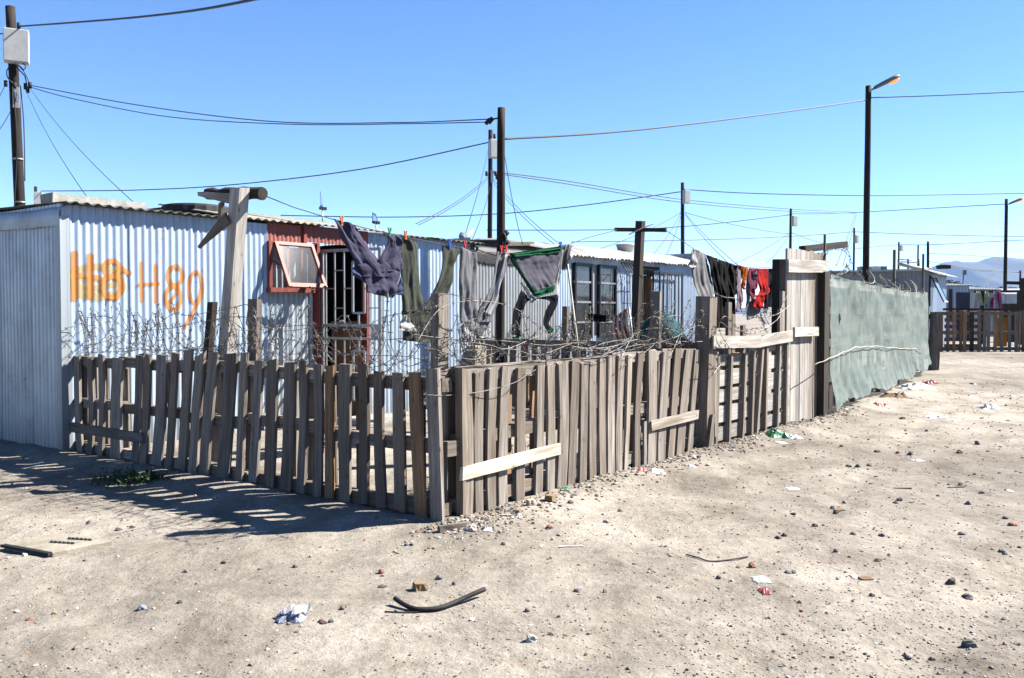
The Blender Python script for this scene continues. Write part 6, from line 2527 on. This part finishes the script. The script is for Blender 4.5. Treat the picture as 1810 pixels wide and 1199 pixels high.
def stone_labels(spots, side):
    out = {}
    if side == 'right':
        bands = ((0, 860, 'dark stone, %s from the left, far up the road'), (860, 960, 'dark stone, %s from the left, halfway down the right of the road'), (960, 2000, 'dark stone, %s from the left, in the near right of the sand'))
    else:
        bands = ((0, 1040, 'grey stone, %s from the left, in the upper row of the left foreground sand'), (1040, 2000, 'grey stone, %s from the left, in the lower row of the left foreground sand'))
    for lo, hi, lab in bands:
        for i, q in enumerate(sorted(q for q in spots if lo <= q[1] < hi)):
            out[q] = lab % ORD[i]
    return out


SPR = ((1375, 952), (1386, 948), (1402, 910), (1440, 931), (1508, 945), (1560, 948), (1583, 890), (1590, 885), (1701, 945), (1712, 892), (1735, 872), (1778, 917), (1776, 980), (1770, 976), (1698, 858), (1516, 826), (1595, 741), (1393, 1013),
               (1402, 1013), (1552, 992), (1541, 1054), (1413, 1066), (1605, 1165), (1696, 801), (1610, 804), (1727, 786), (1550, 800), (1537, 824), (1477, 976), (1270, 1023), (1477, 908))
LBR = stone_labels(SPR, 'right')
for (x, y) in SPR:
    rock(x, y, random.uniform(8, 13), random.uniform(5, 8), DK if random.random() < .4 else GR, 'stone', LBR[(x, y)], 'stone', 'dark stones on the right of the road', 1)
SPL = ((396, 996), (210, 938), (157, 926), (328, 1012), (318, 1066), (585, 1100), (573, 1102), (803, 1034), (776, 1024), (932, 1081), (1069, 1047), (1020, 1046), (605, 1077), (522, 1003), (890, 963))
LBL = stone_labels(SPL, 'left')
for (x, y) in SPL:
    rock(x, y, random.uniform(8, 13), random.uniform(5, 8), GR if random.random() < .6 else DK, 'stone', LBL[(x, y)], 'stone', 'grey stones on the left of the sand', 1)
rock(1681, 1031, 17, 12, DK, 'stone', 'dark rounded stone beside the disturbed dark soil on the right', 'stone')
rock(1710, 1058, 17, 10, DK, 'stone', 'flat dark stone just below the rounded one on the right', 'stone')
rock(1712, 1143, 22, 15, GR, 'stone', 'large grey stone near the lower right corner', 'stone')
rock(938, 1133, 22, 14, LT, 'stone', 'pale grey stone near the bottom middle of the sand', 'stone')
rock(833, 938, 18, 12, LT, 'stone', 'pale rounded stone just right of the corner post', 'stone')
rock(1790, 929, 18, 8, BR, 'stone', 'reddish brown stone at the right edge', 'stone')
rock(675, 1013, 12, 9, BR, 'brick_lump', 'small round red brick lump left of the tan brick piece', 'brick')
rock(1329, 1003, 13, 10, BR, 'brick_lump', 'red brick lump lying right of the thin black cord', 'brick')
rock(971, 934, 11, 7, BR, 'brick_lump', 'small red brick lump right of the corner post rubble', 'brick')
rock(1588, 801, 8, 5, BR, 'brick_lump', 'tiny red brick lump in the middle of the road', 'brick')
rock(252, 1077, 15, 9, (.20, .24, .30), 'stone', 'blue grey flat stone on the left sand', 'stone')
rock(96, 1086, 9, 6, (.4, .28, .16), 'stone', 'small tan pebble at lower left', 'stone')
rock(30, 1083, 9, 6, LT, 'stone', 'small white pebble at the lower left edge', 'stone')


def chunk(x, y, w, h, d, rot, mat, name, label, cat, jit=.004, tilt=0.0):
    p = on(x, y)
    k = p.y / F_PX
    ax = Vector((math.cos(rot), math.sin(rot), tilt)).normalized()
    wd = Vector((-math.sin(rot), math.cos(rot), 0))
    up = ax.cross(wd).normalized()
    if up.z < 0:
        up = -up
    L = w * k
    H_ = h * k
    c = p + Z3 * (H_ * .5 - .004)
    v, f, g = board_geo(c - ax * (L / 2), c + ax * (L / 2), wd, d, up, H_, n=3, jit=jit, rag=jit)
    o = mesh(name, v, f, mat, None, g)
    tag(o, label, cat)


chunk(741, 1043, 19, 15, .055, .5, M['tan_brick'], 'brick_piece', 'tan square brick piece above the black hose', 'brick', .005)
chunk(938, 893, 12, 11, .05, .4, M['wood_pale'], 'wood_block', 'small pale wooden block at the foot of the sunlit fence', 'wood block')
chunk(973, 884, 14, 10, .06, -.5, M['tan_brick'], 'brick_piece', 'tan brick piece at the foot of the sunlit fence', 'brick', .006)
chunk(1530, 1024, 22, 4, .05, .1, M['cardboard'], 'cardboard_scrap', 'small tan cardboard scrap on the right of the sand', 'cardboard')
chunk(1484, 904, 18, 4, .04, .4, M['cardboard'], 'cardboard_scrap', 'thin tan wood scrap in the middle of the road', 'scrap')
chunk(1595, 864, 30, 3, .025, .1, M['wood'], 'stick', 'short brown stick lying on the right of the road', 'stick')
chunk(1009, 967, 42, 3, .012, .0, M['wood_pale'], 'stick', 'thin straw coloured stick on the sand in the middle', 'stick')
chunk(880, 911, 52, 3, .012, -.15, M['wood_pale'], 'stick', 'thin straw stick by the corner rubble', 'stick')
chunk(1690, 862, 34, 2, .012, .2, M['wood_dark'], 'stick', 'dark twig on the right side of the road', 'stick')
chunk(800, 935, 55, 10, .03, .62, M['wood'], 'wood_block', 'short board lying flat in front of the corner post', 'board')
chunk(914, 905, 14, 5, .03, -.5, M['tan_brick'], 'wood_chip', 'tan wood chip right of the corner rubble', 'chip')


def crumple(x, y, w, h, d, mat, name, label, cat, seed, n=9, rough=.9, extra=None):
    """crumpled sheet: a closed lumpy pillow with sharp folds"""
    p = on(x, y)
    k = p.y / F_PX
    sx, sz_, sy = w * k * .5, h * k, d
    v, f = [], []
    for j in range(n + 1):
        for i in range(n + 1):
            a, b_ = i / n * 2 - 1, j / n * 2 - 1
            rr = 1 + .35 * noise.noise(Vector((a * 1.7 + seed, b_ * 1.7, 0)))
            hh = max(0, 1 - max(abs(a), abs(b_)) ** 3)
            zz = .55 * sz_ * hh * (.35 + rough * abs(noise.noise(Vector((a * 2.6, b_ * 2.6 + seed, 4)))) * 1.5) + .003
            X, Y = p.x + a * sx * rr, p.y + b_ * sy * rr
            v.append(Vector((X, Y, gz(X, Y) + zz)))
    for j in range(n):
        for i in range(n):
            q = j * (n + 1) + i
            f.append((q, q + 1, q + n + 2, q + n + 1))
    if extra is None:
        o = mesh(name, v, f, mat)
        tag(o, label, cat)
        return o
    root = thing(name, label, cat, p)
    mesh('body', v, f, mat, root)
    return root


o = crumple(515, 1092, 50, 26, .06, M['blue_wrap'], 'crushed_packet', 'crushed blue and white drinks packet on the left sand', 'packet', 2, extra=1)
p = on(523, 1090)
for k, (dx, dz, w, lz) in enumerate(((.02, .035, .03, .02), (-.03, .03, .022, .018), (.055, .025, .018, .02))):
    q = p + Vector((dx, -.03 + .02 * k, dz))
    v, f, g = board_geo(q - RT * w, q + RT * w + Z3 * .012, Vector((0, .8, .4)).normalized(), .05, Vector((0, -.4, .8)).normalized(), .006, n=3, jit=.006)
    mesh('torn_flap', v, f, M['paper'], o, g)
crumple(1653, 739, 36, 9, .12, M['film'], 'plastic_bag', 'flat clear plastic bag lying in the middle of the road', 'plastic bag', 5)
crumple(1748, 722, 36, 15, .13, M['film'], 'plastic_bag', 'white plastic bag puffed up on the right of the road', 'plastic bag', 8)
crumple(1785, 700, 12, 5, .1, M['paper'], 'paper_scrap', 'small white paper scrap at the right edge of the road', 'paper', 9)
crumple(1618, 685, 52, 16, .35, M['paper'], 'paper_heap', 'white paper and plastic rubbish heap at the end of the shade net', 'rubbish', 12)
crumple(1642, 678, 24, 10, .2, M['red_wrap'], 'red_packet', 'red packet on the rubbish heap at the end of the shade net', 'packet', 13)
crumple(1582, 702, 46, 16, .16, M['cardboard'], 'cardboard_box', 'crushed brown cardboard box at the foot of the shade net', 'cardboard', 14)
crumple(1557, 714, 22, 8, .1, M['red_wrap'], 'red_packet', 'torn red packet left of the crushed cardboard', 'packet', 15)
crumple(1375, 772, 36, 22, .10, M['green_plastic'], 'green_bottle', 'crushed dark green plastic bottle by the lattice pallets', 'bottle', 16)
crumple(1405, 774, 26, 9, .07, M['film'], 'plastic_scrap', 'white plastic scrap beside the crushed green bottle', 'plastic', 17)
crumple(1381, 783, 18, 4, .05, M['paper'], 'paper_scrap', 'white paper scrap just below the crushed green bottle', 'paper', 18)
crumple(1000, 866, 13, 8, .045, M['green_plastic'], 'green_lump', 'teal green plastic lump at the foot of the sunlit fence', 'plastic', 19)
crumple(704, 905, 22, 9, .05, M['red_wrap'], 'red_packet', 'dark red wrapper in the shade at the foot of the left fence', 'packet', 20)
crumple(917, 912, 10, 8, .03, M['paper'], 'paper_scrap', 'white and blue paper scrap right of the corner rubble', 'paper', 21)
crumple(1352, 1046, 18, 7, .05, M['red_wrap'], 'red_packet', 'small red wrapper on the right foreground sand', 'packet', 22)
crumple(1345, 1025, 26, 5, .06, M['film'], 'plastic_scrap', 'clear plastic scrap above the small red wrapper', 'plastic', 23)
crumple(1512, 1021, 14, 5, .04, M['paper'], 'paper_scrap', 'white paper scrap beside the tan cardboard', 'paper', 24)
crumple(1161, 834, 26, 8, .08, M['paper'], 'paper_scrap', 'dirty white paper at the foot of the fence near the broken slat', 'paper', 25)
crumple(1136, 832, 18, 6, .06, M['red_wrap'], 'red_packet', 'dull red wrapper at the foot of the fence near the broken slat', 'packet', 26)
crumple(1222, 825, 14, 6, .05, M['paper'], 'paper_scrap', 'white paper by the foot of the thick square post', 'paper', 27)
crumple(1622, 815, 18, 4, .06, M['paper'], 'paper_scrap', 'torn white paper flecks in the middle of the road', 'paper', 28)
crumple(1783, 868, 12, 4, .04, M['paper'], 'paper_scrap', 'small white paper right of the dark twig', 'paper', 29)
crumple(1400, 864, 20, 3, .05, M['paper'], 'paper_scrap', 'flat white paper left of the road middle', 'paper', 30)
crumple(862, 936, 16, 7, .04, M['film'], 'plastic_scrap', 'pale plastic scrap among the corner rubble', 'plastic', 31)
crumple(1720, 679, 8, 4, .08, M['blue_wrap'], 'blue_scrap', 'small blue scrap far up the road on the right', 'scrap', 32)


def hose():
    root = thing('rubber_hose', 'bent piece of black rubber hose on the foreground sand', 'hose', on(760, 1076))
    pts = []
    for (x, y, dz) in ((698, 1066, .03), (712, 1073, .02), (730, 1079, .012), (752, 1081, .012), (780, 1078, .014), (815, 1066, .022), (840, 1057, .03), (857, 1051, .035)):
        pts.append(on(x, y + dz * 200 * .5, dz))
    tube('hose', smooth_pts(pts, .015), .0115, M['rubber'], root, n=10)
    q = [on(x, y, .005) for x, y in ((680, 1083), (705, 1084), (735, 1084), (757, 1082))]
    tube('thin_wire', smooth_pts(q, .02), .0035, M['rubber'], root, n=5)


hose()
pts = [on(x, y, .006) for x, y in ((1213, 982), (1235, 988), (1255, 994), (1285, 992), (1322, 986))]
o = tube('cord', smooth_pts(pts, .02), .004, M['rubber'], None, n=5)
tag(o, 'thin black cord lying on the sand right of the middle', 'cord')


def cover_slab():
    a, b, c, d = on(6, 972), on(92, 986), on(200, 964), on(110, 950)
    root = thing('concrete_cover', 'flat sandy concrete cover slab half buried at the left edge', 'cover', (a + b + c + d) * .25)
    zt = .03
    v = [Vector((q.x, q.y, -.05)) for q in (a, b, c, d)] + [Vector((q.x, q.y, zt)) for q in (a, b, c, d)]
    f = [(4, 5, 6, 7), (0, 1, 5, 4), (1, 2, 6, 5), (2, 3, 7, 6), (3, 0, 4, 7)]
    o = mesh('slab', v, f, M['cover'], root)
    md = o.modifiers.new('bevel', 'BEVEL')
    md.width = .008
    md.segments = 2
    e = (b - a).normalized()
    g_ = (c - b).normalized()
    for i in range(6):
        for j in range(2):
            p = a + (b - a) * (.5 + .12 * i * .5) + (d - a) * (.45 + .3 * j) + (c - b) * .02 * i
            mesh('stud', *box_geo(Vector((p.x, p.y, zt + .006)), e * .014, g_ * .014, Z3 * .006), M['cover'], root)
    board('metal_edge', Vector((a.x, a.y, zt - .012)) - g_ * .012, Vector((b.x, b.y, zt - .012)) - g_ * .012, g_, .014, Z3, .016, M['rubber'], root, n=3, jit=.001)


M['cover'] = plain('sandy_concrete', (.37, .335, .28), .95, 0, .35, 8, .6, .05, (.28, .25, .19))
cover_slab()


# ================================================================== AIR
def haze():
    m = bpy.data.materials.new('thin_haze')
    m.use_nodes = True
    nt = m.node_tree
    nt.nodes.clear()
    out = nt.nodes.new('ShaderNodeOutputMaterial')
    pv = nt.nodes.new('ShaderNodeVolumePrincipled')
    pv.inputs['Color'].default_value = (.42, .62, 1.0, 1)
    pv.inputs['Density'].default_value = .00010
    pv.inputs['Anisotropy'].default_value = 0.0
    nt.links.new(pv.outputs[0], out.inputs['Volume'])
    v, f = box_geo(Vector((600, 1900, 150)), RT * 5200, Vector((0, 1, 0)) * 5200, Z3 * 152)
    v = [Vector((p.x, p.y, -2.0 if p.z < 100 else 330.0)) for p in v]
    o = mesh('haze', v, f, m, recenter=False)
    tag(o, kind='stuff')


haze()
